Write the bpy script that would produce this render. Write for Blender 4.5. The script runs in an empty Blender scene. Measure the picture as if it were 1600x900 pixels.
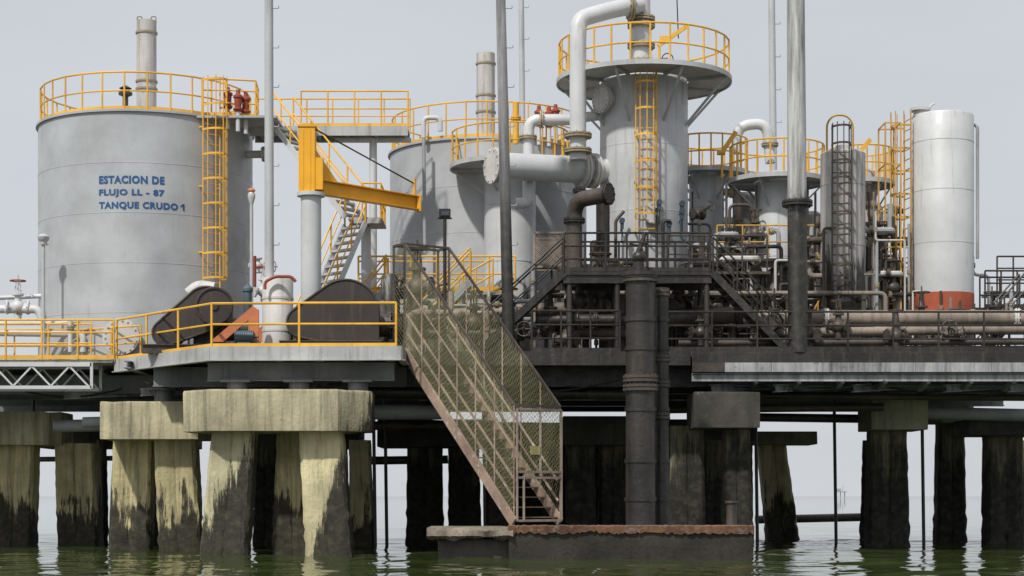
import bpy, math, random
from mathutils import Vector, Matrix, noise as mn
random.seed(7)
scene = bpy.context.scene
F = 2800.0; CH = 1.6; HV = 775.0
def X(u, d): return (u-800.0)/F*d
def Z(v, d): return CH+(HV-v)/F*d
def P(u, v, d): return Vector((X(u, d), d, Z(v, d)))
ZD = 5.6

# ---------------------------------------------------------------- materials
def mat(name, col, var=0.15, streak=0.0, scol=(0.05,0.04,0.03), rust=0.0, rcol=(0.16,0.06,0.025), tar=None, rough=0.6, bump=0.15, nscale=1.0, metal=0.0, tx=None, wob=0.0):
    m = bpy.data.materials.new(name); m.use_nodes = True
    nt = m.node_tree; N = nt.nodes; L = nt.links
    bs = N["Principled BSDF"]
    geo = N.new("ShaderNodeNewGeometry")
    def noise(scale, detail=6, vec=None, rgh=0.6):
        n = N.new("ShaderNodeTexNoise"); n.inputs["Scale"].default_value = scale; n.inputs["Detail"].default_value = detail
        n.inputs["Roughness"].default_value = rgh
        L.new(vec if vec else geo.outputs["Position"], n.inputs["Vector"]); return n.outputs["Fac"]
    def mapr(x, a, b, c=0.0, d=1.0):
        n = N.new("ShaderNodeMapRange"); n.inputs[1].default_value=a; n.inputs[2].default_value=b; n.inputs[3].default_value=c; n.inputs[4].default_value=d
        L.new(x, n.inputs[0]); return n.outputs[0]
    def mix(fac, a, b):
        n = N.new("ShaderNodeMix"); n.data_type='RGBA'
        if isinstance(fac, float): n.inputs[0].default_value = fac
        else: L.new(fac, n.inputs[0])
        for s, i in ((a,6),(b,7)):
            if isinstance(s, tuple): n.inputs[i].default_value = (*s, 1)
            else: L.new(s, n.inputs[i])
        return n.outputs[2]
    def smap(s):
        n = N.new("ShaderNodeMapping"); n.inputs["Scale"].default_value = s; L.new(geo.outputs["Position"], n.inputs["Vector"]); return n.outputs[0]
    lo = tuple(c*(1-var*1.6) for c in col); hi = tuple(min(1, c*(1+var)) for c in col)
    c = mix(mapr(noise(0.7*nscale, 8), 0.3, 0.7), lo, hi)
    c = mix(mapr(noise(7*nscale, 6), 0.55, 0.8, 0, 0.5*min(1,var*3)), c, tuple(x*0.6 for x in col))
    if streak > 0:
        c = mix(mapr(noise(2.2*nscale, 7, smap((2.2,2.2,0.14)), 0.72), 0.66-streak*0.3, 0.92-streak*0.25, 0, 0.9), c, scol)
    if rust > 0:
        c = mix(mapr(noise(4.5*nscale, 9, None, 0.72), 0.74-rust*0.4, 0.80-rust*0.38, 0, 0.9), c, rcol)
    if tar:
        sx = N.new("ShaderNodeSeparateXYZ"); L.new(geo.outputs["Position"], sx.inputs[0])
        nz = noise(1.5, 10, smap((2.2,2.2,0.22)), 0.8)
        m1 = N.new("ShaderNodeMath"); m1.operation='MULTIPLY_ADD'; L.new(nz, m1.inputs[0]); m1.inputs[1].default_value=-tar[1]*2; m1.inputs[2].default_value=tar[1]
        m2 = N.new("ShaderNodeMath"); m2.operation='ADD'; L.new(sx.outputs[2], m2.inputs[0]); L.new(m1.outputs[0], m2.inputs[1])
        src = m2.outputs[0]
        nb = noise(0.55, 3)
        m5 = N.new("ShaderNodeMath"); m5.operation='MULTIPLY_ADD'; L.new(nb, m5.inputs[0]); m5.inputs[1].default_value=-wob*2; m5.inputs[2].default_value=wob
        m6 = N.new("ShaderNodeMath"); m6.operation='ADD'; L.new(src, m6.inputs[0]); L.new(m5.outputs[0], m6.inputs[1]); src=m6.outputs[0]
        if tx:
            m3 = N.new("ShaderNodeMath"); m3.operation='MULTIPLY_ADD'; L.new(sx.outputs[0], m3.inputs[0]); m3.inputs[1].default_value=tx[0]; m3.inputs[2].default_value=-tx[0]*tx[1]
            m4 = N.new("ShaderNodeMath"); m4.operation='ADD'; L.new(src, m4.inputs[0]); L.new(m3.outputs[0], m4.inputs[1]); src = m4.outputs[0]
        c = mix(mapr(src, tar[0]-tar[2], tar[0]+tar[2], 0.96, 0.0), c, mix(mapr(noise(5,8),0.45,0.7),(0.012,0.011,0.010),(0.05,0.045,0.030)))
    L.new(c, bs.inputs["Base Color"])
    bs.inputs["Metallic"].default_value = metal
    L.new(mapr(noise(3*nscale, 5), 0.3, 0.7, max(0.05,rough-0.12), min(1,rough+0.15)), bs.inputs["Roughness"])
    if bump > 0:
        bp = N.new("ShaderNodeBump"); bp.inputs["Strength"].default_value = bump; bp.inputs["Distance"].default_value = 0.03
        L.new(noise(9*nscale, 8), bp.inputs["Height"]); L.new(bp.outputs[0], bs.inputs["Normal"])
    return m

M = {}
M['tank'] = mat('tank_grey_paint', (0.42,0.435,0.455), 0.13, 0.22, (0.29,0.28,0.27), 0.0, rough=0.42, bump=0.1)
M['white'] = mat('light_grey_paint', (0.56,0.57,0.58), 0.10, 0.32, (0.22,0.185,0.15), 0.07, rough=0.42, bump=0.06)
M['whiter'] = mat('rust_spotted_light_paint', (0.54,0.53,0.51), 0.15, 0.40, (0.16,0.11,0.08), 0.22, rough=0.55, bump=0.1)
M['stack'] = mat('stained_stack_paint', (0.50,0.48,0.46), 0.12, 0.6, (0.15,0.085,0.06), 0.3, rough=0.6)
M['grey'] = mat('steel_grey_paint', (0.34,0.355,0.365), 0.18, 0.35, (0.11,0.10,0.09), 0.12, rough=0.55)
M['plat'] = mat('platform_grey_paint', (0.46,0.47,0.48), 0.15, 0.35, (0.16,0.14,0.12), 0.14, rough=0.55)
M['yellow'] = mat('yellow_paint', (0.78,0.43,0.05), 0.16, 0.30, (0.28,0.14,0.04), 0.14, rough=0.5)
M['yellowd'] = mat('worn_yellow_paint', (0.60,0.34,0.06), 0.2, 0.52, (0.12,0.07,0.04), 0.26, rough=0.6)
M['crane'] = mat('crane_yellow_paint', (0.82,0.40,0.012), 0.12, 0.26, (0.42,0.18,0.02), 0.06, rough=0.45)
M['tar'] = mat('oil_blackened_steel', (0.030,0.026,0.023), 0.45, 0.5, (0.085,0.072,0.058), 0.25, (0.13,0.10,0.075), rough=0.4, bump=0.5)
M['tarb'] = mat('brown_oily_steel', (0.080,0.064,0.052), 0.45, 0.5, (0.02,0.017,0.015), 0.28, (0.22,0.17,0.125), rough=0.45, bump=0.5)
M['rustpipe'] = mat('rusty_pipe', (0.27,0.22,0.18), 0.3, 0.55, (0.05,0.04,0.032), 0.34, (0.14,0.08,0.055), rough=0.6, bump=0.4)
M['rust'] = mat('rusted_pale_steel', (0.33,0.235,0.18), 0.3, 0.4, (0.12,0.06,0.04), 0.46, (0.45,0.42,0.38), rough=0.8, bump=0.4, nscale=1.5)
M['rustd'] = mat('dark_rusted_steel', (0.18,0.12,0.09), 0.3, 0.4, (0.06,0.04,0.033), 0.4, (0.28,0.18,0.13), rough=0.8, bump=0.4, nscale=1.5)
M['net'] = mat('weathered_wire', (0.27,0.26,0.14), 0.3, 0.35, (0.08,0.07,0.04), 0.3, (0.12,0.08,0.05), rough=0.8, bump=0)
M['deckedge'] = mat('weathered_edge_paint', (0.42,0.43,0.43), 0.18, 0.5, (0.12,0.09,0.07), 0.28, (0.17,0.10,0.06), rough=0.6)
M['deckedgeR'] = mat('oil_streaked_edge_paint', (0.40,0.41,0.42), 0.25, 0.78, (0.035,0.032,0.03), 0.34, (0.07,0.055,0.045), rough=0.6)
M['deck'] = mat('deck_plate', (0.14,0.13,0.12), 0.3, 0.0, rust=0.25, rough=0.8)
M['under'] = mat('under_deck_steel', (0.22,0.23,0.235), 0.25, 0.45, (0.04,0.04,0.035), 0.25, (0.09,0.06,0.04), rough=0.7)
M['conc'] = mat('cap_concrete', (0.50,0.45,0.30), 0.22, 0.70, (0.05,0.045,0.035), 0.24, (0.20,0.18,0.115), rough=0.9, bump=0.7)
M['concF'] = mat('cap_concrete_tarred_end', (0.50,0.45,0.30), 0.22, 0.66, (0.05,0.045,0.035), 0.24, (0.20,0.18,0.115), tar=(1.7,3.4,0.25), tx=(-1.9,-5.2), rough=0.9, bump=0.7)
M['concd'] = mat('grey_green_concrete', (0.30,0.285,0.20), 0.3, 0.6, (0.05,0.046,0.038), 0.3, (0.09,0.085,0.06), rough=0.9, bump=0.7)  # grey-green cap concrete with dark streaks, duller than the yellowish caps
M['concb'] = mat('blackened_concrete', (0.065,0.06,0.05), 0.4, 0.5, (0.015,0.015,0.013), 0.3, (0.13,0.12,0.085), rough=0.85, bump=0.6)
M['slabc'] = mat('broken_slab_concrete', (0.24,0.20,0.16), 0.35, 0.5, (0.06,0.05,0.04), 0.38, (0.13,0.075,0.05), rough=0.9, bump=0.9, nscale=1.6)
M['pile'] = mat('pile_concrete', (0.57,0.50,0.28), 0.28, 0.66, (0.07,0.065,0.042), 0.26, (0.25,0.21,0.10), tar=(1.3,3.4,0.22), wob=2.4, rough=0.9, bump=0.8)
M['pileA'] = mat('pile_concrete_tarred_high', (0.58,0.53,0.34), 0.28, 0.5, (0.10,0.09,0.06), 0.2, (0.27,0.23,0.13), tar=(1.8,3.0,0.2), tx=(-1.6,-7.75), wob=0.5, rough=0.9, bump=0.8)
M['pileC'] = mat('pile_concrete_tarred_side', (0.58,0.52,0.32), 0.28, 0.5, (0.10,0.09,0.06), 0.2, (0.27,0.23,0.13), tar=(1.3,2.8,0.2), tx=(-3.0,-4.95), wob=0.5, rough=0.9, bump=0.8)
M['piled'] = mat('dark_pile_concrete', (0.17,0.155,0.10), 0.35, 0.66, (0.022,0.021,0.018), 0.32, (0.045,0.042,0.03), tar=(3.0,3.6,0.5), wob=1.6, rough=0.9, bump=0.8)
M['red'] = mat('red_paint', (0.30,0.055,0.03), 0.2, 0.3, (0.08,0.03,0.02), 0.15, rough=0.6)
M['orange'] = mat('orange_paint', (0.52,0.17,0.065), 0.25, 0.4, (0.18,0.08,0.05), 0.22, rough=0.6)
M['blue'] = mat('motor_blue_paint', (0.075,0.12,0.15), 0.25, 0.4, rust=0.15, rough=0.55)
M['gauge'] = mat('instrument_dark_blue', (0.035,0.06,0.085), 0.2, 0.3, rough=0.5)
M['guard'] = mat('dark_brown_sheet', (0.042,0.032,0.028), 0.3, 0.45, (0.11,0.075,0.055), 0.18, (0.10,0.06,0.04), rough=0.5)
M['letter'] = mat('blue_lettering_paint', (0.012,0.085,0.25), 0.1, 0.0, rust=0.13, rcol=(0.38,0.40,0.42), rough=0.5, bump=0)
M['bolt'] = mat('rusty_flange', (0.36,0.30,0.20), 0.3, 0.4, (0.13,0.08,0.05), 0.35, rough=0.7)
M['mastw'] = mat('mast_grey_paint', (0.46,0.47,0.48), 0.1, 0.35, (0.16,0.15,0.14), 0.1, rough=0.5)
M['mast2'] = mat('mast_grey_turning_black', (0.32,0.32,0.33), 0.15, 0.65, (0.06,0.055,0.05), 0.18, tar=(10.4,2.2,2.4), rough=0.5)
M['mast5'] = mat('stack_paint_tarred_below', (0.56,0.56,0.55), 0.1, 0.92, (0.03,0.027,0.024), 0.2, tar=(9.8,2.4,0.2), rough=0.5)
M['vsep'] = mat('vessel_paint_oil_splashed', (0.52,0.535,0.55), 0.11, 0.38, (0.17,0.15,0.13), 0.10, tar=(8.0,2.8,0.3), wob=0.8, rough=0.42, bump=0.08)
M['vstreak'] = mat('vessel_paint_oil_streaked', (0.52,0.50,0.48), 0.18, 0.78, (0.035,0.03,0.027), 0.2, tar=(8.2,4.4,0.4), wob=0.8, rough=0.5)
M['orangebase'] = mat('red_oxide_primer', (0.46,0.105,0.05), 0.25, 0.55, (0.12,0.05,0.03), 0.22, rough=0.7)
M['dock'] = mat('dock_steel', (0.055,0.048,0.042), 0.4, 0.5, (0.02,0.018,0.016), 0.3, (0.11,0.065,0.04), rough=0.7, bump=0.6)
M['dockrust'] = mat('dock_rust_edge', (0.17,0.085,0.05), 0.45, 0.55, (0.045,0.03,0.022), 0.5, (0.21,0.175,0.14), rough=0.85, bump=0.8, nscale=1.3)
M['black'] = mat('black_rubber', (0.02,0.02,0.02), 0.2, rough=0.7)
M['glass'] = mat('lamp_glass', (0.5,0.5,0.49), 0.05, rough=0.2, bump=0)
M['signy'] = mat('faded_sign', (0.36,0.33,0.13), 0.35, 0.5, (0.15,0.11,0.06), 0.42, rough=0.7)

# ---------------------------------------------------------------- mesh builder
class B:
    def __init__(s): s.v=[]; s.f=[]
    def add(s, vs, fs):
        o=len(s.v); s.v += [Vector(p) for p in vs]; s.f += [tuple(i+o for i in f) for f in fs]; return s
    def cyl(s, p0, p1, r0, r1=None, n=12, caps=True):
        p0=Vector(p0); p1=Vector(p1); r1=r0 if r1 is None else r1
        d=(p1-p0)
        if d.length<1e-6: return s
        d.normalize(); a=d.orthogonal().normalized()
        if abs(d.z)>0.999: a=Vector((1,0,0))
        b=d.cross(a); vs=[]
        for p,r in ((p0,r0),(p1,r1)):
            for i in range(n):
                t=2*math.pi*i/n; vs.append(p+a*math.cos(t)*r+b*math.sin(t)*r)
        fs=[(i,(i+1)%n,n+(i+1)%n,n+i) for i in range(n)]
        if caps: fs+= [tuple(range(n-1,-1,-1)), tuple(range(n,2*n))]
        return s.add(vs,fs)
    def box(s, c, sz, rz=0, m=None):
        c=Vector(c); vs=[]
        R=m if m else Matrix.Rotation(rz,3,'Z')
        for x in (-.5,.5):
            for y in (-.5,.5):
                for z in (-.5,.5):
                    vs.append(c+R@Vector((x*sz[0],y*sz[1],z*sz[2])))
        return s.add(vs,[(0,1,3,2),(4,6,7,5),(0,4,5,1),(2,3,7,6),(0,2,6,4),(1,5,7,3)])
    def beam(s, p0, p1, w, h):
        p0=Vector(p0); p1=Vector(p1); d=(p1-p0); L=d.length
        if L<1e-6: return s
        d.normalize(); up=Vector((0,0,1)) if abs(d.z)<0.98 else Vector((0,1,0))
        sd=d.cross(up).normalized(); u2=sd.cross(d).normalized()
        m=Matrix((d,sd,u2)).transposed()
        return s.box((p0+p1)/2,(L,w,h),m=m)
    def ibeam(s, p0, p1, h, w, t=0.03):
        p0=Vector(p0); p1=Vector(p1); z=Vector((0,0,1))
        s.beam(p0,p1,t,h-2*t); s.beam(p0+z*(h-t)/2,p1+z*(h-t)/2,w,t); s.beam(p0-z*(h-t)/2,p1-z*(h-t)/2,w,t); return s
    def tube(s, pts, r, n=10, bend=0.0, closed=False):
        pts=[Vector(p) for p in pts]
        if bend>0 and not closed:
            out=[pts[0]]
            for i in range(1,len(pts)-1):
                a=pts[i-1]-pts[i]; b=pts[i+1]-pts[i]
                k=min(bend,a.length*.49,b.length*.49); A=pts[i]+a.normalized()*k; C=pts[i]+b.normalized()*k
                for j in range(7):
                    t=j/6; out.append(A*(1-t)**2+pts[i]*2*t*(1-t)+C*t*t)
            out.append(pts[-1]); pts=out
        m=len(pts); prev=None; vs=[]
        for i,p in enumerate(pts):
            if closed: d=pts[(i+1)%m]-pts[i-1]
            else: d=pts[min(i+1,m-1)]-pts[max(i-1,0)]
            d.normalize()
            if prev is None:
                a=d.orthogonal().normalized()
            else:
                a=prev-d*prev.dot(d); a.normalize()
            prev=a; b=d.cross(a)
            for k in range(n):
                t=2*math.pi*k/n; vs.append(p+a*math.cos(t)*r+b*math.sin(t)*r)
        fs=[]
        for i in range(m if closed else m-1):
            j=(i+1)%m
            for k in range(n): fs.append((i*n+k,i*n+(k+1)%n,j*n+(k+1)%n,j*n+k))
        if not closed: fs+=[tuple(range(n-1,-1,-1)),tuple(range((m-1)*n,m*n))]
        return s.add(vs,fs)
    def lathe(s, c, prof, n=48, ring=False):
        c=Vector(c); vs=[]; fs=[]; m=len(prof)
        for r,z in prof:
            for i in range(n):
                t=2*math.pi*i/n; vs.append(c+Vector((math.cos(t)*max(r,0.001),math.sin(t)*max(r,0.001),z)))
        for j in range(m if ring else m-1):
            k=(j+1)%m
            for i in range(n): fs.append((j*n+i,j*n+(i+1)%n,k*n+(i+1)%n,k*n+i))
        if not ring: fs+=[tuple(range(n-1,-1,-1)),tuple(range((m-1)*n,m*n))]
        return s.add(vs,fs)
    def flange(s, p, d, R, t=0.06, bolts=12, pair=True):
        p=Vector(p); d=Vector(d).normalized()
        g=0.012 if pair else 0
        s.cyl(p-d*(t+g),p-d*g,R,n=28)
        if pair: s.cyl(p+d*g,p+d*(t+g),R,n=28); s.cyl(p-d*g,p+d*g,R*0.85,n=24)
        a=d.orthogonal().normalized(); b=d.cross(a)
        for i in range(bolts):
            q=p+(a*math.cos(6.2832*i/bolts)+b*math.sin(6.2832*i/bolts))*R*0.86
            s.cyl(q-d*(t+0.05),q+d*((t+0.05) if pair else 0.04),R*0.045+0.006,n=5)
        return s
    def prism(s, poly, z0, z1):
        n=len(poly); vs=[(x,y,z0) for x,y in poly]+[(x,y,z1) for x,y in poly]
        return s.add(vs,[tuple(range(n-1,-1,-1)),tuple(range(n,2*n))]+[(i,(i+1)%n,n+(i+1)%n,n+i) for i in range(n)])
    def prismy(s, poly, y0, y1):
        n=len(poly); vs=[(x,y0,z) for x,z in poly]+[(x,y1,z) for x,z in poly]
        return s.add(vs,[tuple(range(n)),tuple(range(2*n-1,n-1,-1))]+[(i,n+i,n+(i+1)%n,(i+1)%n) for i in range(n)])
    def sphere(s, c, r, n=12, sz=1.0):
        pr=[]
        for i in range(n+1):
            t=-math.pi/2+math.pi*i/n; pr.append((math.cos(t)*r,math.sin(t)*r*sz))
        return s.lathe(c,pr,n*2)
    def rail(s, pts, h=1.1, sp=1.3, r=0.024, mids=(0.5,), closed=False, toe=0.0, diag=False):
        pts=[Vector(p) for p in pts]; z=Vector((0,0,1)); m=len(pts)
        segs=m if closed else m-1
        for i in range(segs):
            a=pts[i]; b=pts[(i+1)%m]
            s.cyl(a+z*h,b+z*h,r,n=6)
            for k in mids: s.cyl(a+z*h*k,b+z*h*k,r*0.85,n=6)
            if toe>0: s.beam(a+z*toe/2,b+z*toe/2,0.012,toe)
            L=(b-a).length; k=max(1,round(L/sp))
            for j in range(k+(1 if (i==segs-1 and not closed) else 0)):
                q=a.lerp(b,j/k); s.cyl(q,q+z*h,r,n=6)
        return s
    def netting(s, O, A, Bv, La, Lb, sp=0.1, r=0.006):
        O=Vector(O); A=Vector(A).normalized(); Bv=Vector(Bv).normalized()
        k=sp
        while k<La+Lb:
            a0=max(0,k-Lb); a1=min(La,k)
            if a1>a0: s.cyl(O+A*a0+Bv*(k-a0),O+A*a1+Bv*(k-a1),r,n=3,caps=False)
            k+=sp
        k=-Lb+sp
        while k<La:
            a0=max(0,k); a1=min(La,k+Lb)
            if a1>a0: s.cyl(O+A*a0+Bv*(a0-k),O+A*a1+Bv*(a1-k),r,n=3,caps=False)
            k+=sp
        return s
    def ladder(s, base, ztop, a, w=0.5, cage=None, r=0.028, cr=0.62, step=0.3, hoop=0.9, ext=1.1):
        base=Vector(base); o=Vector((math.sin(a),-math.cos(a),0)); t=Vector((math.cos(a),math.sin(a),0)); z=Vector((0,0,1))
        H=ztop-base.z
        for k in (-1,1): s.beam(base+t*k*w/2,base+t*k*w/2+z*(H+ext),0.03,0.07)
        for i in range(int(H/step)+1): s.cyl(base+t*w/2+z*(i*step+.1),base-t*w/2+z*(i*step+.1),0.016,n=5)
        if cage is not None:
            zz=cage
            def hp(q,zc): 
                an=math.pi*q
                return Vector((base.x,base.y,0))+t*math.cos(an)*(w/2+0.06*math.sin(an)+0.02)+o*math.sin(an)*cr+z*zc
            while zz<=ztop+ext+0.01:
                prev=None
                for j in range(11):
                    q=hp(j/10,zz)
                    if prev is not None: s.beam(prev,q,0.014,0.06)
                    prev=q
                zz+=hoop
            for q in (0.14,0.32,0.5,0.68,0.86): s.cyl(hp(q,cage),hp(q,ztop+ext),0.016,n=5)
        return s

COL = scene.collection
def mkobj(name, b, m, origin=None):
    vs=b.v
    if origin is None:
        xs=[p.x for p in vs]; ys=[p.y for p in vs]; zs=[p.z for p in vs]
        origin=Vector(((min(xs)+max(xs))/2,(min(ys)+max(ys))/2,min(zs)))
    origin=Vector(origin)
    me=bpy.data.meshes.new(name); me.from_pydata([tuple(p-origin) for p in vs],[],b.f); me.update()
    me.polygons.foreach_set("use_smooth",[True]*len(me.polygons))
    me.set_sharp_from_angle(angle=math.radians(38))
    me.materials.append(M[m]); ob=bpy.data.objects.new(name,me); ob.location=origin; COL.objects.link(ob); return ob
def adopt(ch, par):
    ch.parent=par; ch.location=ch.location-par_world(par)
def par_world(o):
    v=Vector(o.location)
    while o.parent: o=o.parent; v+=Vector(o.location)
    return v
def thing(name, label, cat, parts, group=None, origin=None):
    if len(parts)==1 and parts[0][0] is None:
        root=mkobj(name,parts[0][1],parts[0][2],origin)
    else:
        if origin is None:
            vs=[p for q in parts for p in q[1].v]
            origin=Vector(((min(p.x for p in vs)+max(p.x for p in vs))/2,(min(p.y for p in vs)+max(p.y for p in vs))/2,min(p.z for p in vs)))
        root=bpy.data.objects.new(name,None); root.location=origin; COL.objects.link(root)
        root.empty_display_size=0.3
        for q in parts:
            o=mkobj(q[0],q[1],q[2]); adopt(o,root)
            if len(q)>3:
                for q2 in q[3]:
                    o2=mkobj(q2[0],q2[1],q2[2]); adopt(o2,o)
    root["label"]=label; root["category"]=cat
    if group: root["group"]=group
    return root
def circ(cx,cy,r,z,a0=0,a1=2*math.pi,n=32,closed=True):
    k=n if closed else n+1
    return [Vector((cx+r*math.sin(a0+(a1-a0)*i/n),cy-r*math.cos(a0+(a1-a0)*i/n),z)) for i in range(k)]
def text_on(body, w, h, place, name='lettering', m='letter', off=0.045, flag=False):
    cu=bpy.data.curves.new('txt','FONT'); cu.body=body; cu.size=1; cu.offset=off; cu.resolution_u=3; cu.space_character=1.12
    ob=bpy.data.objects.new('txt',cu); COL.objects.link(ob); bpy.context.view_layer.update()
    me=bpy.data.meshes.new_from_object(ob.evaluated_get(bpy.context.evaluated_depsgraph_get()))
    xs=[v.co.x for v in me.vertices]; ys=[v.co.y for v in me.vertices]
    x0,x1,y0,y1=min(xs),max(xs),min(ys),max(ys)
    b=B(); b.v=[place((v.co.x-x0)/(x1-x0)*w,(v.co.y-y0)/(y1-y0)*h) for v in me.vertices]; b.f=[tuple(p.vertices) for p in me.polygons]
    if flag: b.add([place(w-.045,h*.98),place(w-.125,h*.76),place(w-.125,h*.6),place(w-.045,h*.72)],[(0,1,2,3)])
    bpy.data.objects.remove(ob); bpy.data.meshes.remove(me)
    return (name,b,m)

# ---------------------------------------------------------------- water (one sheet with real waves near the platform)
wm=bpy.data.materials.new("sea_water"); wm.use_nodes=True; nt=wm.node_tree; N=nt.nodes; L=nt.links; bs=N["Principled BSDF"]
bs.inputs["Roughness"].default_value=0.03; bs.inputs["IOR"].default_value=1.33
geo=N.new("ShaderNodeNewGeometry"); sx=N.new("ShaderNodeSeparateXYZ"); L.new(geo.outputs["Position"],sx.inputs[0])
def wn(sc,mp,det=4):
    a=N.new("ShaderNodeMapping"); a.inputs["Scale"].default_value=mp; L.new(geo.outputs["Position"],a.inputs["Vector"])
    n=N.new("ShaderNodeTexNoise"); n.inputs["Scale"].default_value=sc; n.inputs["Detail"].default_value=det; L.new(a.outputs[0],n.inputs["Vector"]); return n.outputs["Fac"]
mrw=N.new("ShaderNodeMapRange"); mrw.inputs[1].default_value=50; mrw.inputs[2].default_value=160; mrw.inputs[3].default_value=0.3; mrw.inputs[4].default_value=0.03; L.new(sx.outputs[1],mrw.inputs[0])
b2=N.new("ShaderNodeBump"); b2.inputs["Distance"].default_value=0.02; L.new(mrw.outputs[0],b2.inputs["Strength"]); L.new(wn(3.0,(0.8,1.1,1),4),b2.inputs["Height"])
L.new(b2.outputs[0],bs.inputs["Normal"])
cm=N.new("ShaderNodeMix"); cm.data_type='RGBA'; cm.inputs[6].default_value=(0.024,0.036,0.010,1); cm.inputs[7].default_value=(0.05,0.066,0.020,1); L.new(wn(0.25,(1,1,1),3),cm.inputs[0]); L.new(cm.outputs[2],bs.inputs["Base Color"])
xs=[-9000,-3000,-900,-300,-100,-50,-30]; x=-22.0
while x<22: xs.append(x); x+=0.13
xs+=[22,30,50,100,300,900,3000,9000]
ys=[-60,-20,10,25]; y=32.0
while y<64: ys.append(y); y+=0.12
st=0.14
while y<16000: ys.append(y); st*=1.10; y+=st
vs=[]
for y in ys:
    ay=1.0 if y<75 else max(0.0,1-(y-75)/90.0)
    if y<31: ay=0
    for x in xs:
        h=0.0
        if ay>0 and abs(x)<23:
            h=(0.075*mn.noise((x*0.30+y*.08,y*0.5,0))+0.042*mn.noise((x*0.62-y*.2,y*1.2,3))+0.016*mn.noise((x*1.6,y*2.6,7)))*ay
        vs.append((x,y,h))
nx=len(xs); fs=[(j*nx+i,j*nx+i+1,(j+1)*nx+i+1,(j+1)*nx+i) for j in range(len(ys)-1) for i in range(nx-1)]
me=bpy.data.meshes.new("water"); me.from_pydata(vs,[],fs); me.polygons.foreach_set("use_smooth",[True]*len(fs)); me.materials.append(wm)
w=bpy.data.objects.new("water",me); COL.objects.link(w); w["kind"]="structure"; w["label"]="green rippled sea water under the platform"; w["category"]="water"

# ---------------------------------------------------------------- deck
poly=[(-19,53.7),(-11.65,53.7),(-11.65,52.6),(-8.09,48.1),(-2.98,47.9),(-2.98,49.8),(17,49.8),(17,68),(-19,68)]
slab=B().prism(poly,ZD-0.12,ZD)
edgeL=B()
for a,bb in (((-11.65,52.57),(-8.1,48.07)),((-8.1,48.07),(-2.95,47.87)),((-2.95,47.87),(-2.95,49.7))):
    edgeL.beam((a[0],a[1],ZD-0.17),(bb[0],bb[1],ZD-0.17),0.05,0.36)
    edgeL.beam((a[0],a[1],ZD-0.365),(bb[0],bb[1],ZD-0.365),0.2,0.025)
edgeD=B(); edgeD.beam((-2.9,49.77,ZD-0.16),(4.95,49.77,ZD-0.16),0.05,0.36); edgeD.beam((-2.9,49.77,ZD-0.36),(4.95,49.77,ZD-0.36),0.2,0.03)
edgeparts=[]
xx=5.0; k=0
for wdt in (0.9,1.3,2.4,1.6,2.1,1.4,2.6):
    edgeparts.append(("edge_beam",B().beam((xx,49.72,ZD-0.43),(xx+wdt-.012,49.72,ZD-0.43),0.06,0.26),'tarb' if k==0 else 'deckedgeR')); xx+=wdt; k+=1
edgeR2=B().beam((5.0,49.80,ZD-0.15),(17,49.80,ZD-0.15),0.05,0.29)
edgeR3=B().beam((5.0,49.86,ZD-0.72),(17,49.86,ZD-0.72),0.05,0.18); edgeR3.beam((5.0,49.9,ZD-0.60),(17,49.9,ZD-0.60),0.2,0.03)
beamparts=[("edge_beam",edgeR3,'deckedgeR')]
def bm(p0,p1,h=0.5,w=0.25,m='under'): beamparts.append(("floor_beam",B().ibeam(p0,p1,h,w),m))
for y in (51.0,54.5,58,62,66):
    bm((-19 if y>53.8 else -10.2,y,4.98),(-3,y,4.98),0.55,0.3); bm((-3,y,4.98),(6.2,y,4.98),0.55,0.3,'tar'); bm((6.2,y,4.98),(17,y,4.98),0.55,0.3)
bm((-8.3,48.9,4.98),(-3.2,48.8,4.98),0.5,0.25)
for x in (-17,-15.2,-13.5,-12.3,-11,-9.5,-8.5,-7.5,-6.3,-5.2,-4.2,-3.3,-1,1.2,3.4,5.6,7.4,8.5,9.6,10.7,11.8,12.9,14,15.1,16.2):
    y0=53.9 if x<-11.3 else (48.3 if -8.2<x<-3.1 else (50.0 if x>-3 else 51.2))
    bm((x,y0,5.36),(x,67.5,5.36),0.22,0.2,'tar' if -3.2<x<6.2 else 'under')
for x0_,y0_,x1_,y1_ in ((5.6,50.3,9.2,53.2),(7.4,50.3,11.2,53.4),(9.6,50.3,13.4,53.2),(12.2,50.3,15.8,53.3),(14,50.3,17,53),(-10.8,52.2,-6.5,54.2),(-13.5,54,-9,56),(-6.2,50.2,-3.2,52.6)):
    bm((x0_,y0_,4.62),(x1_,y1_,4.98),0.22,0.22,'deckedgeR')
for x in (6.8,8.0,9.2,10.4,11.6,12.8,14.0,15.2):
    beamparts.append(("edge_bracket",B().beam((x,49.9,ZD-.78),(x,51.0,4.65),0.10,0.16),'deckedgeR'))
stubs=[]
for x,y in ((-7.5,48.9),(-5.8,48.9),(-4.2,48.9),(-10.2,52.5),(-8.9,52.5),(6.2,51.2),(11.5,56)):
    stubs.append(("support_bracket",B().cyl((x,y,4.2),(x,y,4.70),0.28,n=14),'under')); stubs.append(("bearing_plate",B().box((x,y,4.72),(0.8,0.8,0.06)),'under'))
thing("platform_deck","steel oil platform deck with weathered grey edge beams","platform",
  [("deck_floor",slab,'deck'),("edge_beam",edgeL,'deckedge'),("edge_beam",edgeD,'tar'),("edge_beam",edgeR2,'tar')]+edgeparts+stubs+beamparts)

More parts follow.
